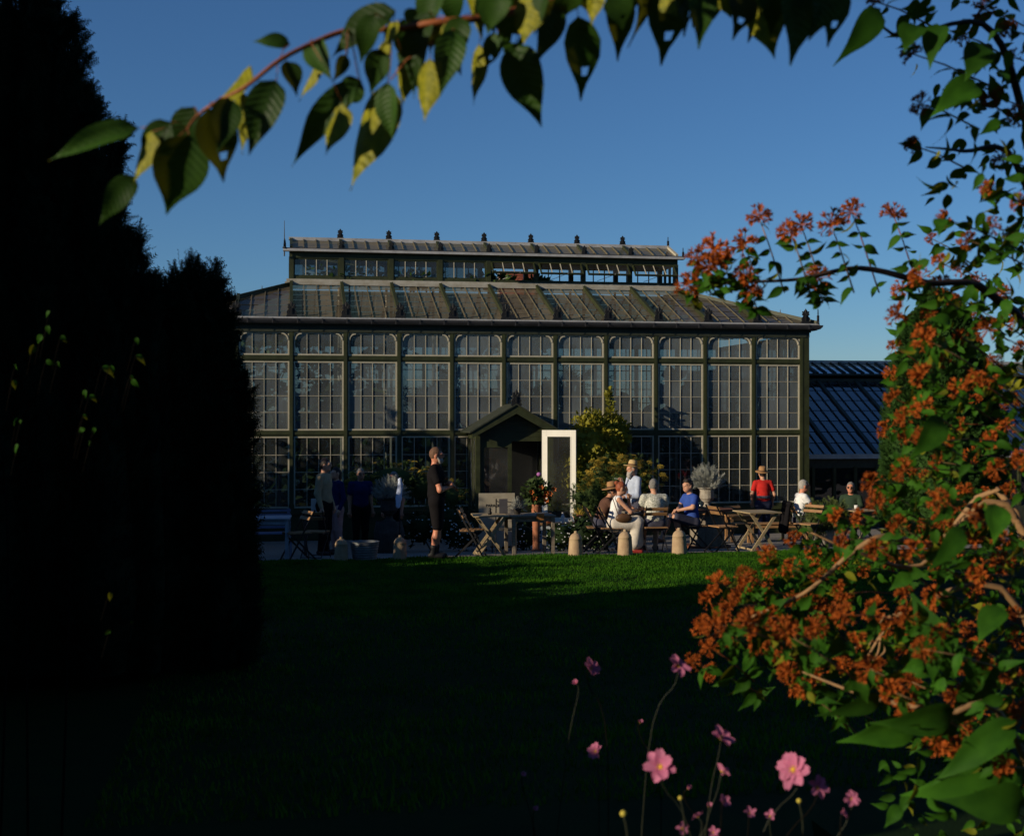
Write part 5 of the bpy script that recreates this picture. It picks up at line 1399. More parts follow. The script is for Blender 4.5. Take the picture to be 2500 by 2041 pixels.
cl = Cloud(); n = 150; tt = rng.random(n); a = rng.uniform(0,6.28,n); rr = 0.20*(1-tt*0.8)*rng.random(n)
p_ = np.stack([rr*np.cos(a)+0.03*np.sin(tt*5),rr*np.sin(a),tt*1.02],-1); d = np.stack([np.cos(a),np.sin(a),0.6+0*a],-1)
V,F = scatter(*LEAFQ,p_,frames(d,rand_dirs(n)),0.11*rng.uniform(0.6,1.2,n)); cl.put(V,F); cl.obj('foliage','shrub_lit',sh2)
MB().tube([(0,0,-0.3),(0.02,0,0.5),(0,0,1.0)],[0.012,0.009,0.004],5).build('stem','bark',sh2)

# fennel: umbels on rays
def umbel_template(n=26):
    v = []; f = []
    for i in range(n):
        rr = math.sqrt((i+0.5)/n); a = i*2.4; x, y, z = rr*math.cos(a)*0.5, rr*math.sin(a)*0.5, 0.16*(1-rr*rr)+random.uniform(-0.03,0.03); s2 = 0.085
        o_ = len(v); v += [(x-s2,y-s2*0.6,z),(x+s2,y-s2*0.5,z+0.02),(x,y+s2,z-0.01),(x,y,z+0.09)]; f += [(o_,o_+1,o_+2),(o_,o_+1,o_+3),(o_+1,o_+2,o_+3)]
    for i in range(7):
        a = i*0.9; o_ = len(v); v += [(0,0,-0.35),(0.02,0,-0.35),(0.36*math.cos(a),0.36*math.sin(a),0.05)]; f.append((o_,o_+1,o_+2))
    return np.array(v), np.array(f)
UMB = umbel_template()
def fennel(label, px, Y, blobs, n, nu, size):
    t = shrub('fennel_bush', label, px, Y, blobs, 'fennel_leaf', n, 0.10, 'plant', core=0.6, tmpl=TUFT); g = t.location
    P_ = []
    while len(P_) < nu:
        x, yy, hw, hh, dy = random.choice(blobs); a = random.uniform(-0.3,math.pi+0.3); k = random.uniform(0.55,1.12)
        P_.append(np.array(at(x+hw*k*math.cos(a), yy-hh*k*math.sin(a), Y+dy-random.uniform(0.1,0.7)*hw*Y/FPX)-g))
    P_ = np.array(P_); a = rng.uniform(0,6.28,nu); d = np.stack([np.cos(a),np.sin(a),0.2+0*a],-1)
    mm = frames(np.cross(rng.normal(0,0.35,(nu,3))+np.array([0,-0.35,1]), d), rng.normal(0,0.25,(nu,3))+np.array([0,-0.3,1]))
    V,F = scatter(*UMB, P_, mm, size*rng.uniform(0.6,1.2,nu))
    o = obj('umbel', np_mesh('umbel',V,F,'umbel_yellow'), t); o['kind'] = 'stuff'; return t
fennel('sunlit yellow fennel bush with flat flower heads behind the seated group', 1510, 27.2, [(1510,1190,75,70,0),(1560,1175,60,55,0.1),(1450,1215,50,55,-0.1),(1540,1150,45,35,0.1),(1470,1160,40,40,0)], 260, 150, 0.15)
fennel('shaded fennel with flat flower heads left of the porch', 960, 28.0, [(960,1170,95,45,0),(880,1180,50,40,0),(1030,1190,45,50,0),(1100,1215,40,40,0)], 200, 70, 0.13)
shrub('grass_clump', 'blue-green strappy clump beside the fennel bush', 1420, 26.6, [(1415,1215,26,30,0),(1430,1225,24,30,0)], 'fennel_leaf', 300, 0.14, 'plant', core=0.5, tmpl=TUFT)
# daisies: low mounds with small white flowers
DAISY = (np.array([(math.cos(k*math.pi/3)*0.5,math.sin(k*math.pi/3)*0.5,0) for k in range(6)]+[(0,0,0.15)]), np.array([(k,(k+1)%6,6) for k in range(6)]))
for (lab, px, Y, blobs, nf) in [('mound of small white daisies behind the bearded man', 1060, 25.6, [(1030,1290,50,40,0),(1100,1280,55,45,0),(1130,1310,40,35,-0.3)], 130),
        ('mound of small white daisies under the grey table', 1230, 25.2, [(1200,1305,45,35,0),(1270,1310,50,35,0)], 70),
        ('mound of small white daisies in front of the potting bench', 1430, 24.2, [(1370,1310,45,35,0),(1430,1300,50,42,0),(1470,1310,40,35,0)], 90)]:
    t = shrub('daisy_bush', lab, px, Y, blobs, 'dark_leaf', 260, 0.07, 'plant', core=0.8); g = t.location
    P_ = []
    for k in range(nf):
        x, yy, hw, hh, dy = random.choice(blobs); a = random.uniform(0,6.28); k_ = math.sqrt(random.random())*1.1
        P_.append(np.array(at(x+hw*k_*math.cos(a), yy-hh*k_*math.sin(a), Y+dy-hw*Y/FPX*0.9*math.sqrt(max(0.05,1-min(1,k_*k_))))-g))
    P_ = np.array(P_); mm = frames(np.cross(rand_dirs(nf),np.array([[0,-0.7,0.7]])), np.repeat([[0,-0.7,0.7]],nf,0)+rng.normal(0,0.25,(nf,3)))
    V,F = scatter(*DAISY,P_,mm,0.028*rng.uniform(0.7,1.3,nf)); o = obj('daisy',np_mesh('daisy',V,F,'petal_white'),t); o['kind'] = 'stuff'
    t['group'] = 'daisy mounds'
# rosemary in a pale pot
p = gpos(2012,24.1)
rt = thing('pale_pot', 'pale round stone planter half hidden by orange flowers', 'plant pot', p); MB().lathe([(0.15,0),(0.19,0.05),(0.21,0.18),(0.19,0.30),(0.20,0.33),(0.17,0.33)],24).build('bowl','stone',rt,smooth=True)
shrub('rosemary_bush', 'bushy sunlit rosemary between the white-shirted man and the sunglasses wearer', 2010, 24.1, [(2010,1262,52,42,0),(1985,1280,34,32,-0.1),(2040,1255,34,30,0)], 'rosemary', 700, 0.10, core=0.75, tmpl=TUFT)
# jacket over the chair of the man in white
c = Shape(0.03); c.cone((-0.16,0.24,0.86),(0.16,0.24,0.86),0.05,0.05).cone((-0.12,0.26,0.84),(-0.12,0.33,0.34),0.07,0.09,1.6,(0,1,0)).cone((0.12,0.26,0.84),(0.12,0.33,0.34),0.07,0.09,1.6,(0,1,0)); c.noise = 0.008
jk = tag(obj('quilted_jacket', c.mesh('quilted_jacket','cloth_black',0.014)),'black quilted jacket hanging over the back of the white-shirted man\'s chair','jacket'); jk.location = gpos(1950,25.0); jk.rotation_euler = (0,0,R(88))
tag(MB().cbox((0,0,0.13),(0.10,0.02,0.26)).build('menu_board','paper'),'pale menu card standing on the left table in the shade','card').location = (gpos(766,24.3)[0],24.3,G(24.3)+0.80)
bx = leg_table('side_table','small dark side table behind the pale menu card', gpos(766,24.35), 0, 0.4, 0.35, 0.80, 'stone_dark')
# wine glass and cups on the tables
def cup(label, px, Y, z):
    q = gpos(px,Y); o = tag(MB().lathe([(0.03,0),(0.038,0.02),(0.04,0.08),(0.036,0.08),(0.03,0.02)],14).build('cup','paper',smooth=True),label,'cup'); o.location = (q[0],q[1],z); return o
cup('white cup on the table of the leaf-print man', 1562, 22.9, G(23.0)+0.746); cup('white cup at the person in sunglasses', 2090, 25.3, G(25.2)+0.73); cup('white cup on the table before the white-shirted man', 2018, 24.9, G(24.9)+0.73)

# ------------------------------------------------------------------ plants inside the glasshouse
cl = Cloud(); n = 5200; x = rng.uniform(X0+0.4,X1-0.4,n); y = rng.uniform(34.6,36.9,n); top_ = 3.5+0.9*noise3(np.stack([x,x*0,x*0],-1),1.1); z = top_*rng.random(n)**0.7
V,F = scatter(*LEAFQ,np.stack([x,y,z],-1),frames(rand_dirs(n),rand_dirs(n)),0.34*rng.uniform(0.6,1.3,n)); cl.put(V,F)
tag(cl.obj('indoor_foliage','palm_leaf'),'dark mass of plants filling the back of the glasshouse','foliage',kind='stuff')
def inside(name_, label, x, y, blobs, m, n, size, tmpl=LEAFQ):
    t = thing(name_, label, 'plant', (x,y,0.03), 0, 'plants inside the glasshouse'); cl = Cloud()
    for (dx,dy,z,rx,rz_b) in blobs:
        d = rand_dirs(n); p_ = np.array([dx,dy,z])+d*np.array([rx,min(rx,0.5),rz_b])*rng.uniform(0.2,1.1,(n,1))
        V,F = scatter(*tmpl,p_,frames(d+rng.normal(0,0.8,(n,3)),rand_dirs(n)),size*rng.uniform(0.6,1.3,n)); cl.put(V,F)
    f_ = cl.obj('foliage',m,t); f_['kind'] = 'stuff'; MB().tube([(0,0,0),(0.05,0,2),(0,0,blobs[0][2])],[0.05,0.04,0.02],6).build('stem','bark',t); return t
inside('climbing_vine','green vine under the roof behind the leftmost bays', -0.2, 32.0, [(0.2,0,4.4,0.9,0.5),(0.9,0,4.0,0.6,0.6),(-0.8,0,4.3,0.7,0.4)],'vine_leaf',170,0.16)
inside('climbing_vine','bright green vine inside the third bay', 2.0, 31.9, [(0,0,4.3,0.8,0.6),(0.7,0.1,4.5,0.5,0.4),(-0.3,0,3.5,0.4,0.7)],'vine_leaf',170,0.15)
inside('climbing_vine','dark vine inside the middle bays', 4.6, 32.2, [(0,0,4.3,0.9,0.5),(1.3,0,4.5,0.8,0.4),(-0.6,0,3.6,0.4,0.6)],'vine_leaf',150,0.16)
inside('climbing_vine','vine reaching into the roof lantern', 1.6, 33.9, [(0,0,6.6,1.2,0.3),(1.8,0,6.5,0.9,0.25),(3.6,0,6.5,0.8,0.22),(5.0,0,6.45,0.4,0.2)],'vine_leaf',240,0.15)
for (x,y,h,lab) in [(3.2,33.0,3.2,'dark palm behind the fourth bay'),(7.6,33.4,3.8,'palm behind the window right of the porch'),(11.9,32.6,3.6,'dark palm inside the right corner bay'),(9.6,33.6,2.6,'low palm inside the glasshouse beside the urn')]:
    t = thing('palm_tree', lab, 'palm', (x,y,0.03), 0, 'palms inside the glasshouse')
    MB().tube([(0,0,0),(0.05,0,h*0.5),(0,0,h)],[0.10,0.08,0.07],7).build('trunk','bark',t)
    n = 26; cl = Cloud(); a = rng.uniform(0,6.28,n); u = rng.uniform(-0.1,1.0,n); d = np.stack([np.cos(a),np.sin(a),u],-1)
    V,F = scatter(*spray_template(14,0.30,0.02),np.repeat([[0,0,h]],n,0),frames(d,np.repeat([[0,0,1.0]],n,0)),1.0*rng.uniform(0.7,1.2,n)); V[:,2] -= 0.35*((V[:,0]**2+V[:,1]**2)); cl.put(V,F); cl.obj('crown','palm_leaf',t)
# ------------------------------------------------------------------ plants close to the camera
def leaf_mesh(name, w=0.5, curl=0.25, fold=0.22, tip=1.6, m='cherry_leaf', rows=10, ser=0.0, twist=0.0, hole=None):
    """leaf of unit length along +y, midrib at x = 0"""
    b = MB(); cols = 5; vs = []
    for i in range(rows+1):
        t = i/rows; hw_ = 0.5*w*(math.sin(math.pi*min(1,t**0.72)))**0.85*(1-0.25*t) if 0 < t < 1 else 0.0
        hw_ *= 1-0.5*float(sstep(0.55,0.95,t))
        if False: hw_ = 0.5*w*0.32*((1-t)/0.14)**tip*1.0 + 0.004
        if i == rows: hw_ = 0.0015
        hw_ = max(hw_, 0.006 if i < rows else 0.0015)
        hw_ *= 1+ser*(1 if i % 2 else -1)
        zc = -curl*t*t
        for k in range(cols):
            u = (k-2)/2; x = u*hw_; z = zc+fold*abs(x)*(1-0.35*abs(u)) + 0.018*math.sin(t*9+u*2)*abs(u)
            a = twist*t; vs.append((x*math.cos(a)-(z-zc)*math.sin(a)*0.0, t-0.12*curl*t*t, z+x*math.sin(a)))
    fs = [(i*cols+k,i*cols+k+1,(i+1)*cols+k+1,(i+1)*cols+k) for i in range(rows) for k in range(cols-1) if (i,k) != hole]
    b.add(vs, fs); return b.mesh(name, m, True)
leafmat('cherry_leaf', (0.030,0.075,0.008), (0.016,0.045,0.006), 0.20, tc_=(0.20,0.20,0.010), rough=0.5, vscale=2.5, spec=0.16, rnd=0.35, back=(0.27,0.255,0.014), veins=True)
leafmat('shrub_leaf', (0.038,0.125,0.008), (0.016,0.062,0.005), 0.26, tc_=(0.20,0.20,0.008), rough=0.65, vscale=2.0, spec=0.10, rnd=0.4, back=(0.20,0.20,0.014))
leafmat('calyx', (0.42,0.110,0.013), (0.28,0.052,0.010), 0.25, tc_=(0.4,0.10,0.015), rough=0.7, vscale=30.0, spec=0.15, rnd=0.25)
leafmat('petal_pink', (0.62,0.22,0.33), (0.50,0.13,0.26), 0.35, rough=0.6, vscale=14.0, spec=0.15, rnd=0.15)
mat('twig_red', (0.26,0.075,0.022), 0.6, var=0.3, vscale=20); mat('twig_tan', (0.30,0.17,0.075), 0.75, var=0.3, vscale=20); mat('twig_dark', (0.05,0.03,0.02), 0.7, var=0.3, vscale=20)
mat('twig_black', (0.008,0.006,0.004), 0.9, spec=0.05); mat('stamen', (0.62,0.36,0.03), 0.8, var=0.25, vscale=60); mat('stem_green', (0.014,0.017,0.006), 0.6, var=0.2); mat('bud_yellow', (0.45,0.36,0.05), 0.7)
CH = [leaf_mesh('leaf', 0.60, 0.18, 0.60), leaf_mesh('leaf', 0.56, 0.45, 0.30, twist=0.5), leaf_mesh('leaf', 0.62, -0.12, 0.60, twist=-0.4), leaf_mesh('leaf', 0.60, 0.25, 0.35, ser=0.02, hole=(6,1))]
SH = [leaf_mesh('leaf', 0.50, 0.45, 0.45, m='shrub_leaf', rows=8), leaf_mesh('leaf', 0.46, 0.75, 0.30, m='shrub_leaf', rows=8, twist=0.5), leaf_mesh('leaf', 0.54, 0.25, 0.60, m='shrub_leaf', rows=8, twist=-0.6)]
TOCAM = -FWD
def place_leaf(me, parent, base, tip, roll=0.0, wmul=1.0, name='leaf', lit=0.0):
    base, tip = Vector(base), Vector(tip); d = tip-base; L = d.length; y = d.normalized()
    n = Vector(TOCAM)+Vector((0,0,0.25))-Vector(RGT)*lit; x = y.cross(n).normalized(); z = x.cross(y)
    q = Matrix.Rotation(roll, 3, y); x, z = q @ x, q @ z
    m = Matrix((x,y,z)).transposed().to_4x4()
    m = Matrix.Translation(base) @ m @ Matrix.Diagonal((L*wmul, L, L, 1))
    o = obj(name, me, parent); o.matrix_parent_inverse = Matrix.Translation(-parent.location) if parent else Matrix.Identity(4)
    o.matrix_basis = m; return o
def spline(pts, rad, k=5):
    pts = [Vector(p) for p in pts]; rad = list(rad) if hasattr(rad,'__len__') else [rad]*len(pts); P_ = []; R_ = []
    for i in range(len(pts)-1):
        a, b, c, d = pts[max(i-1,0)], pts[i], pts[i+1], pts[min(i+2,len(pts)-1)]
        for j in range(k):
            t = j/k; P_.append(0.5*((2*b)+(c-a)*t+(2*a-5*b+4*c-d)*t*t+(3*b-a-3*c+d)*t**3)); R_.append(rad[i]+(rad[i+1]-rad[i])*t)
    return P_+[pts[-1]], R_+[rad[-1]]
def wtube(name, parent, pts, rad, m, n=6):
    if name in ('branch','stem','dry_twig'): pts, rad = spline(pts, rad)
    o = MB().tube(pts, rad, n).build(name, m, parent, smooth=True); o.matrix_parent_inverse = Matrix.Translation(-parent.location); return o

# ---- cherry branch across the top
YC_ = 1.95
chy = thing('cherry_tree', 'cherry tree branch with drooping pointed leaves across the top of the view', 'tree', (3.2,-0.6,1.25))
def P(px, py, Y=YC_): return at(px, py, Y)
main = [(455,318),(480,285),(520,255),(600,212),(680,150),(760,108),(850,75),(960,72),(1060,56),(1180,44),(1290,18),(1400,-12),(1550,-50),(1750,-80),(2050,-110),(2300,-160)]
pts = [P(x,y,YC_+0.03*math.sin(i*1.3)) for i,(x,y) in enumerate(main)]
wtube('branch', chy, pts, [0.0014+0.0006*i**0.9 for i in range(len(pts))], 'twig_red', 7)
wtube('branch', chy, [pts[-1], (2.4,1.2,4.1), (3.0,0.2,3.2), (3.2,-0.6,1.2)], [0.01,0.03,0.07,0.10], 'bark', 8)
wtube('twig', chy, [P(1072,95),P(1030,120),P(990,150),P(955,195)], [0.0022,0.0018,0.0015,0.001], 'twig_red')
wtube('twig', chy, [P(1072,95),P(1085,70),P(1105,52)], [0.002,0.002,0.002], 'twig_red')
wtube('twig', chy, [P(845,80),P(850,110),P(846,140)], [0.002,0.0015,0.001], 'twig_dark')
leaves = [((336,314),(109,372),60,0,.3),((372,322),(316,444),62,2,-.2),((330,432),(232,527),60,1,.2),((475,262),(418,405),82,1,.6),((461,330),(405,532),118,0,-.2),((612,163),(483,285),78,2,.9),
 ((588,224),(578,376),76,2,.3),((510,265),(562,446),96,3,-.3),((675,198),(600,372),78,0,.4),((707,110),(627,80),40,1,.3),((965,28),(773,90),78,1,.5),((787,132),(720,242),46,2,.3),((845,135),(822,197),32,1,-.5),
 ((876,200),(681,368),64,1,.4),((838,255),(788,372),62,2,-.3),((945,205),(840,450),112,2,-.1),((950,205),(945,345),62,0,.3),((1050,30),(955,200),74,1,.5),((948,100),(890,176),50,2,.4),((1050,145),(1028,295),68,2,-.2),
 ((1110,75),(1075,228),62,0,.3),((1128,70),(1068,215),56,1,-.4),((1170,110),(1147,248),46,2,.2),((760,100),(800,190),50,0,.2),((700,150),(730,230),44,0,-.3),((1000,90),(1010,215),60,3,.1),((930,120),(905,230),56,0,.2),((560,240),(535,370),60,0,-.2),((420,300),(330,400),66,0,.2),((640,200),(655,300),46,3,.2),((985,150),(975,260),58,2,.2),((1090,60),(1120,190),60,0,.1),((1222,85),(1172,166),56,3,.1),((880,195),(825,262),62,1,.2),((1258,110),(1313,308),90,0,.1),((1272,-30),(1240,150),86,3,.3),
 ((1355,0),(1318,162),62,0,-.5),((1412,40),(1436,248),84,3,.1),((1505,-40),(1519,154),68,0,.2),((1622,-50),(1641,165),106,3,-.1),((1712,-50),(1714,116),64,0,.3),((1848,-50),(1883,137),90,2,.3),((1945,-50),(1950,152),90,0,-.1),((2040,-40),(2036,107),64,3,.2)]
for k in range(26):
    x = 1060+k*40+random.uniform(-15,15); leaves.append(((x,-50+random.uniform(-20,40)),(x+random.uniform(-45,45),60+random.uniform(-30,50)),random.uniform(50,80),k%4,random.uniform(-.8,.8)))
for k in range(8):
    x = 880+k*35; leaves.append(((x,40+random.uniform(-20,20)),(x+random.uniform(-70,40),100+random.uniform(-10,70)),random.uniform(40,60),k%4,random.uniform(-1,1)))
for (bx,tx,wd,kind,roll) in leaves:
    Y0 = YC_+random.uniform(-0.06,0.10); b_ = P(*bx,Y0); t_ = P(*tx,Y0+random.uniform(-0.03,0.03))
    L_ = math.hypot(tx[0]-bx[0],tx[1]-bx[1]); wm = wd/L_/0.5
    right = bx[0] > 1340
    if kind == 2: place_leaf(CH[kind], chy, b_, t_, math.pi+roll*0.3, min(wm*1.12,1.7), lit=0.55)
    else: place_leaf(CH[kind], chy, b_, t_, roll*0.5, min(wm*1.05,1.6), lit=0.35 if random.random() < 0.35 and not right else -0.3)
    near = min(main, key=lambda q_: (q_[0]-bx[0])**2+(q_[1]-bx[1])**2)
    if near != (455,318) or True:
        nb = P(near[0],near[1]); mid = (nb+b_)/2+Vector((0,0,0.006)); wtube('leaf_stalk', chy, [nb,mid,b_], 0.0008, 'twig_red', 4)
# unseen crown leaves, added above the camera to block sky light
cl = Cloud(); n = 2600
p_ = np.array([1.6,0.2,6.2])+rand_dirs(n)*np.array([3.6,3.2,1.3])*rng.uniform(0.3,1.0,(n,1))
V,F = scatter(*LEAFQ,p_,frames(rand_dirs(n),rand_dirs(n)),0.16*rng.uniform(0.7,1.3,n)); cl.put(V,F)
n = 500; p_ = np.stack([rng.uniform(0.05,0.62,n),rng.uniform(2.3,2.8,n),rng.uniform(3.86,4.5,n)],-1)  # unseen clump added to keep sun off the shrub's upper right leaves
V,F = scatter(*LEAFQ,p_,frames(rand_dirs(n),rand_dirs(n)),0.11*rng.uniform(0.7,1.3,n)); cl.put(V,F)
n = 420; p_ = np.stack([rng.uniform(-0.02,0.34,n),rng.uniform(1.45,1.95,n),rng.uniform(3.64,4.2,n)],-1); p_[:,2] += np.maximum(0,0.35*(p_[:,1]-1.5))  # unseen clump added to shade the cherry leaves at the top right
V,F = scatter(*LEAFQ,p_,frames(rand_dirs(n),rand_dirs(n)),0.10*rng.uniform(0.7,1.3,n)); cl.put(V,F)
o = cl.obj('crown','dark_leaf',chy); o.matrix_parent_inverse = Matrix.Translation(-chy.location); o['kind'] = 'stuff'

# ---- orange flowering shrub on the right
def calyx_mesh(seed):
    r_ = random.Random(seed); b = MB()
    for i in range(24):
        z = r_.uniform(-0.45,1); a = r_.uniform(0,6.28); q = math.sqrt(max(0,1-z*z)); d = Vector((q*math.cos(a),q*math.sin(a),z)); c = d*r_.uniform(0.45,0.8)
        u = d.orthogonal().normalized(); v = d.cross(u); L = r_.uniform(0.30,0.46)
        b.tube([d*0.1, c], [0.03,0.045], 3, cap=False)
        for k in range(5):
            an_ = 2*math.pi*k/5+r_.random(); e = (u*math.cos(an_)+v*math.sin(an_)); s_d = d.cross(e)
            b.add([c, c+e*L*0.35+d*L*0.6+s_d*L*0.20, c+e*L*0.75+d*L*0.95, c+e*L*0.35+d*L*0.6-s_d*L*0.20], [(0,1,2,3)])
    return b.mesh('flower_head','calyx')
CX = [calyx_mesh(i) for i in range(4)]
base = Vector((2.35,3.4,1.2))
osh = thing('flowering_shrub', 'large shrub with orange-red flower heads and green leaves filling the right side', 'shrub', base)
def osp(px, py, Y): return at(px, py, Y)
heads = []   # (px, py, Y, size px, stem direction px)
B = 1.1759
for (x,y) in [(1575,450),(1482,515),(1446,537),(1470,556),(1430,592),(1545,507),(1662,465),(1640,480),(1725,465),(1768,440),(1855,447),(1548,572),(1695,580),(1560,603),(1500,540)]:
    heads.append((x*B,y*B,3.3+random.uniform(-.15,.15),random.uniform(52,66),(0.35,0.95)))
for (x,y) in [(1820,5),(1895,113),(1912,216),(1893,302),(2105,120),(2040,20),(2000,75),(2090,60),(2060,200),(2110,240),(1990,190),(2080,330),(2120,420),(2050,395),(1960,455),(2060,470),(2010,500)]:
    heads.append((x*B,y*B,2.9+random.uniform(-.2,.2),random.uniform(50,72),(0.9,0.3)))
poly = [(2500,520),(2310,520),(2240,600),(2200,700),(2170,800),(2175,960),(2160,1080),(2140,1160),(2050,1200),(1980,1270),(1890,1320),(1860,1400),(1780,1430),(1740,1490),(1715,1560),(1700,1625),(1810,1590),(1900,1650),(1960,1700),(2080,1640),(2180,1700),(2260,1800),(2350,1930),(2500,2000)]
def inpoly(x, y, pg=poly):
    c_ = False; j = len(pg)-1
    for i in range(len(pg)):
        if (pg[i][1] > y) != (pg[j][1] > y) and x < (pg[j][0]-pg[i][0])*(y-pg[i][1])/(pg[j][1]-pg[i][1])+pg[i][0]: c_ = not c_
        j = i
    return c_
r0 = random.Random(5); tries = 0
while len(heads) < 168 and tries < 6000:
    tries += 1; x, y = r0.uniform(1690,2520), r0.uniform(500,1960)
    if not inpoly(x,y): continue
    if any((x-h[0])**2+(y-h[1])**2 < 47**2 for h in heads): continue
    Y = r0.uniform(2.7,4.4) if y < 1500 else r0.uniform(2.4,3.4)
    heads.append((x,y,Y,205/Y*r0.uniform(0.8,1.15),(0.75+0.3*r0.random(),0.5 if y < 1000 else r0.uniform(-0.1,0.6))))
# explicit outline heads along the lower left edge
for (x,y) in [(1470,1245),(1490,1210),(1505,1285),(1458,1300),(1440,1375),(1475,1395),(1590,1150),(1550,1198),(1640,1390),(1660,1430),(1700,1440),(1530,1235),(1600,1280)]:
    heads.append((x*B,y*B,3.4+random.uniform(-.2,.2),random.uniform(50,66),(0.9,0.35)))
big = []; small = []
def add_leaf(bp, tp, kind, roll, wm): big.append((bp,tp,kind,roll,wm))
for (x,y,Y,sz,dr_) in heads:
    c = osp(x,y,Y); s_ = sz*Y/FPX*(0.60 if dr_ == (0.35,0.95) else 0.48)
    dx, dy = dr_; Ls = random.uniform(110,220)*3.0/Y; lmul = 1.0
    if dr_ == (0.35,0.95): Ls = max(45,(700-y)/0.95); lmul = 0.84
    e1 = osp(x+dx*Ls*0.4, y+dy*Ls*0.4, Y+0.03); e2 = osp(x+dx*Ls, y+dy*Ls+15, Y+0.08)
    d_ = (c-e1).normalized()
    o = obj('flower_head', random.choice(CX), osh); o.matrix_parent_inverse = Matrix.Translation(-base)
    o.matrix_basis = Matrix.Translation(c) @ (d_+Vector((0,0,0.25))).to_track_quat('Z','Y').to_matrix().to_4x4() @ Matrix.Rotation(random.uniform(0,6.28),4,'Z') @ Matrix.Diagonal((s_,s_,s_,1))
    wtube('twig', osh, [c,e1,e2], [0.0016,0.002,0.0026], random.choice(['twig_tan','twig_red','twig_dark']), 4)
    for f_ in ((0.10,0.26,0.42,0.58,0.74,0.92) if lmul < 1 else (0.16,0.5,0.85)):
        p0 = c.lerp(e2,f_)
        for sd in (-1,1):
            if random.random() < 0.12: continue
            L = random.uniform(0.036,0.070)*lmul; a = random.uniform(0,6.28)
            side = Vector(RGT)*(dy*sd) + Vector((0,0,1))*(dx*sd*0.6)
            t_ = p0 + (side*0.8 + Vector((random.uniform(-.5,.5),random.uniform(-.7,.7),random.uniform(-.75,.25)))).normalized()*L
            add_leaf(p0, t_, random.randrange(3), random.uniform(-1.2,1.2), random.uniform(0.85,1.25))
# more leaves inside the mass, largest low down on the right
tries = 0; k = 0
while k < 720 and tries < 5000:
    tries += 1; x, y = r0.uniform(1850,2560), r0.uniform(480,2041)
    if not inpoly(x,y) and not (x > 2150 and y > 1650 and x+0.0*y > 2100 and y < 2041): continue
    k += 1; Y = r0.uniform(3.0,4.8) if y < 1550 else r0.uniform(2.4,3.4); p0 = osp(x,y,Y); L = r0.uniform(0.026,0.060)
    t_ = p0+Vector((r0.uniform(-1,0.4),r0.uniform(-.6,.6),r0.uniform(-1,0.3))).normalized()*L; add_leaf(p0,t_,r0.randrange(3),r0.uniform(-1.2,1.2),r0.uniform(0.9,1.25))
for (bx,tx,wd) in [((2240,1750),(2075,1830),60),((2330,1735),(2180,1800),70),((2420,1640),(2330,1760),80),((2300,1600),(2260,1480),70),((2480,1760),(2300,1890),70),((2500,1870),(2240,1960),110),((2500,1950),(2380,1990),90),((2150,1700),(2060,1760),45),((2440,1480),(2390,1555),50),((2350,1290),(2310,1370),50),((2430,1230),(2440,1320),55),((2300,1020),(2255,1110),55)]:
    Y = r0.uniform(2.3,2.8); add_leaf(osp(*bx,Y),osp(*tx,Y-0.05),r0.randrange(3),r0.uniform(-.5,.5),wd/math.hypot(tx[0]-bx[0],tx[1]-bx[1])/0.48)
# upper right corner: bigger nearer leaves against the sky
for k in range(165):
    x, y = (r0.uniform(2200,2520), r0.uniform(-20,470)) if k < 110 else (r0.uniform(2260,2520), r0.uniform(440,800))
    if x < 2360-0.0*y and y > 120 and y < 200 and x < 2230: continue
    if x < 2290 and 160 < y < 480: x += 190
    Y = r0.uniform(2.6,3.4); p0 = osp(x,y,Y); L = r0.uniform(0.03,0.058); t_ = p0+Vector((r0.uniform(-0.9,0.3),r0.uniform(-.4,.4),r0.uniform(-1,0.1))).normalized()*L
    add_leaf(p0,t_,r0.randrange(3),r0.uniform(-1,1),r0.uniform(0.9,1.3))
for (bx,tx,wd) in [((2150,25),(2092,105),56),((2230,60),(2215,110),36),((2400,110),(2370,180),50),((2380,200),(2290,265),55),((2290,60),(2270,150),45)]:
    add_leaf(osp(*bx,2.5),osp(*tx,2.45),r0.randrange(3),r0.uniform(-.4,.4),wd/math.hypot(tx[0]-bx[0],tx[1]-bx[1])/0.5)
def px_size(l): return (l[1]-l[0]).length/max(0.3,l[0].y)
big.sort(key=px_size, reverse=True)
for l in big[:300]: place_leaf(SH[l[2]], osh, l[0], l[1], l[3], min(l[4],1.5))
rest = big[300:]
if rest:
    me0 = SH[0]; tv = np.array([v.co[:] for v in me0.vertices]); tf = np.array([p.vertices[:] for p in me0.polygons])
    L_ = np.array([l[0] for l in rest]); D_ = np.array([l[1]-l[0] for l in rest]); up = np.repeat([TOCAM],len(rest),0)+rng.normal(0,0.7,(len(rest),3))
    V,F = scatter(tv,tf,L_,frames(D_,up),np.linalg.norm(D_,axis=1))
    o = obj('foliage', np_mesh('foliage',V,F,'shrub_leaf',smooth=True), osh); o.matrix_parent_inverse = Matrix.Translation(-base); o['kind'] = 'stuff'
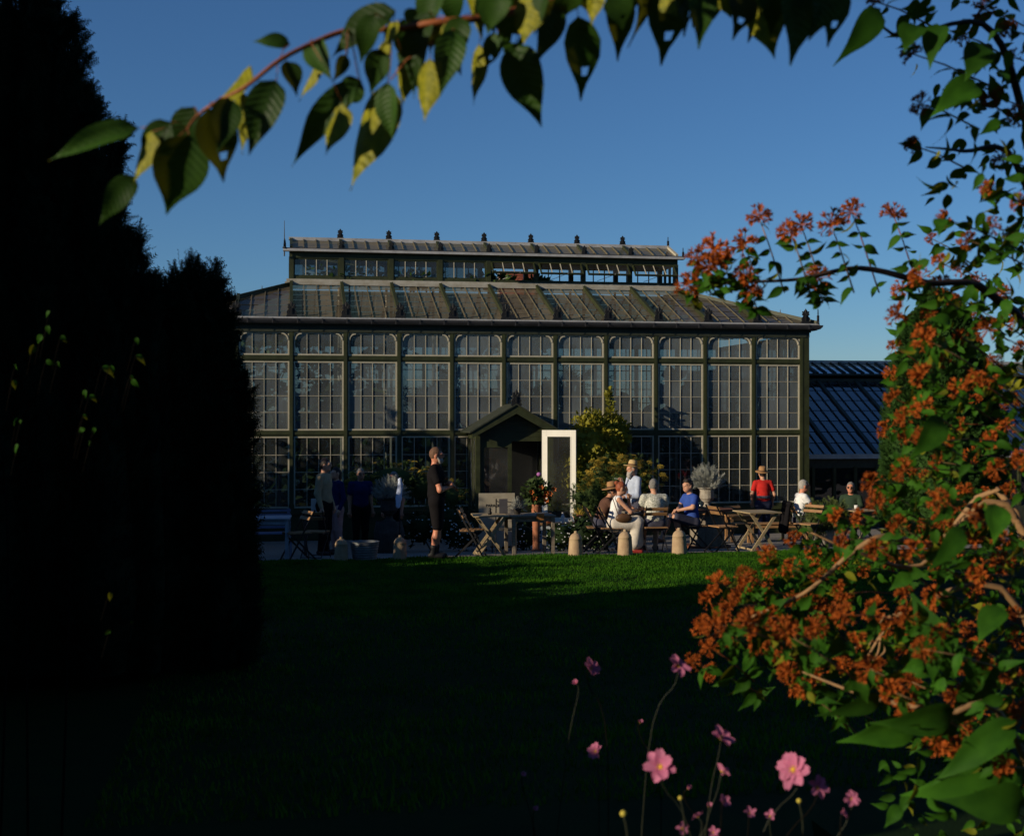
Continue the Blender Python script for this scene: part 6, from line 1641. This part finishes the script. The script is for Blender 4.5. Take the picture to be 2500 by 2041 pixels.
# main branches
def br(pxs, r1, r2, m='twig_dark'):
    pts = [base]+[osp(*q) for q in pxs]; n_ = len(pts); wtube('branch', osh, pts, [r1+(r2-r1)*i/(n_-1) for i in range(n_)], m, 6)
br([(2560,1000,3.6),(2420,720,3.5),(2260,690,3.4),(2100,655,3.35),(1950,682,3.3),(1800,690,3.3),(1690,700,3.3)],0.016,0.0016)
br([(2560,800,3.4),(2480,400,3.2),(2350,370,3.1),(2260,360,3.0)],0.016,0.0015)
br([(2540,600,3.2),(2490,250,3.0),(2400,60,2.9),(2200,90,2.9),(2130,30,2.9)],0.016,0.0015)
br([(2500,1300,3.4),(2280,1330,3.4),(2160,1310,3.3),(2080,1350,3.3),(1960,1450,3.3),(1800,1520,3.4),(1720,1560,3.4)],0.015,0.0016,'twig_tan')
br([(2480,1250,3.5),(2250,1380,3.6),(2100,1350,3.5),(1980,1300,3.5)],0.014,0.002,'twig_tan')
br([(2500,1500,3.2),(2200,1500,3.2),(2155,1545,3.2),(2120,1600,3.2)],0.012,0.003,'twig_tan')
br([(2480,1800,2.6),(2300,1740,2.5),(2120,1700,2.6),(1960,1640,2.8)],0.010,0.002,'twig_tan')
for q in [[(2160,1500),(2130,1560),(2105,1600)],[(2150,1555),(2140,1600),(2100,1620)],[(2130,1560),(2080,1585)],[(2155,1555),(2160,1590),(2130,1612)]]:
    wtube('dry_twig', osh, [osp(x,y,3.15) for x,y in q], 0.0028, 'twig_tan', 5)

# ---- pink anemones at the bottom
def petal_mesh(k):
    b = MB(); vs = []; rows_ = 6; cols = 5
    for i in range(rows_+1):
        t = i/rows_; hw_ = 0.30*math.sin(math.pi*min(1,(t*0.86+0.06)))**0.7 + 0.02
        for c in range(cols):
            u = (c-2)/2; vs.append((u*hw_*(1+0.10*math.sin(t*8+k*2)), t*(1+0.05*math.sin(u*4+k)), 0.30*t-(0.30 if k else 0.02)*t*t+0.22*hw_*u*u*2+0.045*t*math.sin(u*6+t*6+k*3)))
    b.add(vs, [(i*cols+c,i*cols+c+1,(i+1)*cols+c+1,(i+1)*cols+c) for i in range(rows_) for c in range(cols-1)]); return b.mesh('petal','petal_pink',True)
PT = [petal_mesh(0), petal_mesh(1)]
ctr = MB(); 
for i in range(26):
    rr = math.sqrt((i+.5)/26)*0.26; a = i*2.4; ctr.ball((rr*math.cos(a),rr*math.sin(a),0.07+0.05*random.random()),0.032,5,4)
ctr.ball((0,0,0.05),(0.14,0.14,0.10),8,5); ctr = ctr.mesh('stamen_disc','stamen',True)
wh = {0:'upright',1:'side-on',2:'nodding'}
flw = [(1442,1633,54,3.2,(0.3,-0.65,0.5),'pale purple anemone on its own at the upper left of the flower patch'),(1408,1668,26,3.3,(-0.4,-0.4,0.4),'small half-open purple anemone just below the upper left bloom'),(1654,1626,64,2.9,(0.1,-0.55,0.6),'purple-pink anemone just left of the lowest orange flower heads'),
 (1563,1764,20,3.4,(0,-0.5,0.6),'tiny dark purple anemone bud high in the shaded middle'),(1455,1834,46,3.2,(-0.5,-0.5,0.3),'dark purple anemone in deep shade at the left'),(1761,1802,62,2.7,(0.2,-0.6,0.6),'mauve anemone with raised petals above the bright pink bloom pair'),
 (1614,1872,92,2.45,(-0.35,-0.72,0.45),'large bright pink anemone seen from behind on a bent stem'),(1761,1883,46,2.7,(0.7,0.3,0.4),'half-open pink anemone to the right of the large pink bloom'),(1938,1878,96,2.4,(-0.75,-0.55,0.35),'large pale pink anemone with yellow centre tilted to the left'),
 (1994,1921,62,2.4,(0.2,-0.75,0.5),'rose pink anemone just right of the large yellow-centred bloom'),(2078,1950,46,2.4,(-0.1,-0.8,0.4),'small round pink anemone at the far right of the patch'),(1766,1956,38,2.5,(0.3,-0.6,0.5),'small crumpled pink anemone low in the middle'),
 (1705,1994,38,2.5,(-0.4,0.3,0.7),'small mauve anemone low beside the bent stem'),(2058,1985,32,2.4,(0.5,-0.3,0.5),'little pink anemone bud under the far right bloom'),(1277,1892,24,3.5,(0,-0.6,0.5),'tiny shaded purple anemone at the far left edge of the patch'),
 (1304,1976,26,3.4,(0.2,-0.6,0.5),'tiny shaded purple anemone low at the far left'),(1665,2023,38,2.5,(0.1,-0.7,0.5),'shaded violet anemone at the bottom edge'),(1741,2032,36,2.5,(-0.2,-0.6,0.5),'violet anemone at the bottom edge right of the other'),(1679,1925,24,2.8,(0.3,-0.4,0.6),'small shaded violet anemone behind the bent stem'),
 (1830,1985,36,2.7,(0.1,-0.6,0.6),'shaded violet anemone left of the thin bare stalk'),(1880,1992,34,2.7,(-0.3,-0.6,0.6),'shaded violet anemone right of the thin bare stalk'),(1730,1968,26,2.9,(0,-0.6,0.6),'dark violet anemone in the shade between the pink ones')]
for (x,y,sz,Y,nd,lab) in flw:
    c = at(x,y,Y); t = thing('anemone', lab, 'flower', (c.x+random.uniform(-.12,.12), Y+0.05, G(Y)), 0, 'pink anemones'); g = t.location
    rot = Vector(nd).to_track_quat('Z','Y').to_matrix().to_4x4(); s_ = sz*Y/FPX*0.49; inv = Matrix.Translation(-g)
    npt = random.choice((6,7,8)) if sz > 40 else 5
    for k in range(npt):
        o = obj('petal', PT[k%2 if sz > 30 else 0], t); o.matrix_parent_inverse = inv
        o.matrix_basis = Matrix.Translation(c) @ rot @ Matrix.Rotation(2*math.pi*k/npt+random.uniform(-.15,.15),4,'Z') @ Matrix.Rotation(R(random.uniform(-8,28) if sz > 30 else 40),4,'X') @ Matrix.Diagonal((s_*random.uniform(0.9,1.15),s_*random.uniform(0.85,1.1),s_,1))
    o = obj('stamen_disc', ctr, t); o.matrix_parent_inverse = inv; o.matrix_basis = Matrix.Translation(c) @ rot @ Matrix.Diagonal((s_,s_,s_,1))
    dn = -(rot.to_3x3() @ Vector((0,0,1)))
    wtube('stem', t, [c+dn*s_*0.02, c+dn*s_*0.5+Vector((0,0,-0.03)), Vector((c.x*0.5+g.x*0.5+random.uniform(-.05,.05),Y+0.02,c.z-0.22)), Vector((g.x,g.y,g.z-0.02))], [0.0014,0.0012,0.0013,0.0016], 'stem_green' if random.random() < 0.6 else 'twig_black', 5)
for (x,y,Y,r_,lab) in [(1522,1985,2.3,0.011,'yellow seed head on a thick stalk at the bottom edge'),(1951,1954,2.45,0.009,'pinkish round bud under the large tilted bloom'),(1661,1947,2.45,0.008,'drooping pale bud beside the bent stem')]:
    c = at(x,y,Y); t = thing('flower_bud', lab, 'flower bud', (c.x,Y,G(Y)), 0, 'buds among the anemones')
    r_ *= 0.62; o = MB().ball(c,(r_,r_,r_*0.9),8,6).build('bud','bud_yellow',t,smooth=True); o.matrix_parent_inverse = Matrix.Translation(-t.location)
    wtube('stem', t, [c,(c.x+0.01,Y,c.z-0.15),(c.x,Y,G(Y)-0.02)], [r_*0.35,0.0016,0.002], 'bud_yellow' if r_ > 0.01 else 'stem_green', 5)
# dark leaves of the flower bed
cl = Cloud(); n = 1500; x = rng.uniform(0.2,2.2,n); y = rng.uniform(1.9,4.2,n)
p_ = np.stack([x,y,gh(y)+rng.uniform(0.02,0.22,n)],-1); d = rng.normal(0,1,(n,3))+np.array([0,-0.2,0.3])
V,F = scatter(*LEAFQ,p_,frames(d,rand_dirs(n)),0.10*rng.uniform(0.6,1.3,n)); cl.put(V,F)
tag(cl.obj('undergrowth','dark_leaf'),'dark leafy undergrowth of the flower bed below the anemones','undergrowth',kind='stuff')

# ---- sunlit leaves on a dark bush in the left foreground
lb = thing('beech_bush', 'dark twiggy bush with a few sunlit green leaves at the left edge', 'bush', (at(150,1020,3.9).x,3.9,G(3.9)))
for (x,y,sz) in [(127,768,22),(122,804,26),(108,828,30),(86,854,34),(152,828,24),(116,890,26),(140,888,16),(41,895,16),(30,938,26),(331,832,22),(337,880,34),(243,910,40),(268,903,30),(318,937,30),(310,925,20),(210,961,26),(225,974,26),(204,1019,18),(212,1053,22),(200,1050,18),(226,1050,20),(215,1083,18),(37,1030,26),(56,1030,14),(37,1096,30),(275,1455,26),(272,1545,22),(320,1520,14)]:
    Y = random.uniform(3.6,4.2); b_ = at(x+random.uniform(-8,8),y-sz*0.4,Y); a = random.uniform(-2.6,-0.5); t_ = b_+ (Vector(RGT)*math.cos(a)+Vector((0,0,1))*math.sin(a))*sz*0.95*Y/FPX
    place_leaf(SH[0], lb, b_, t_, random.uniform(-.8,.8), 1.15)
    wtube('twig', lb, [b_, b_+Vector((-0.01,0.01,-0.03)), b_+Vector((-0.03,0.05,-0.09))], [0.001,0.0012,0.0015], 'twig_black', 4)
for k in range(4):
    x = -80+k*75; wtube('stem', lb, [(at(x,1900,4.9).x,4.9,G(4.9)-0.03), at(x+random.uniform(-30,30),1350,4.8), at(x+random.uniform(-50,50),random.uniform(850,1000),4.6)], [0.006,0.004,0.0015], 'twig_black', 5)
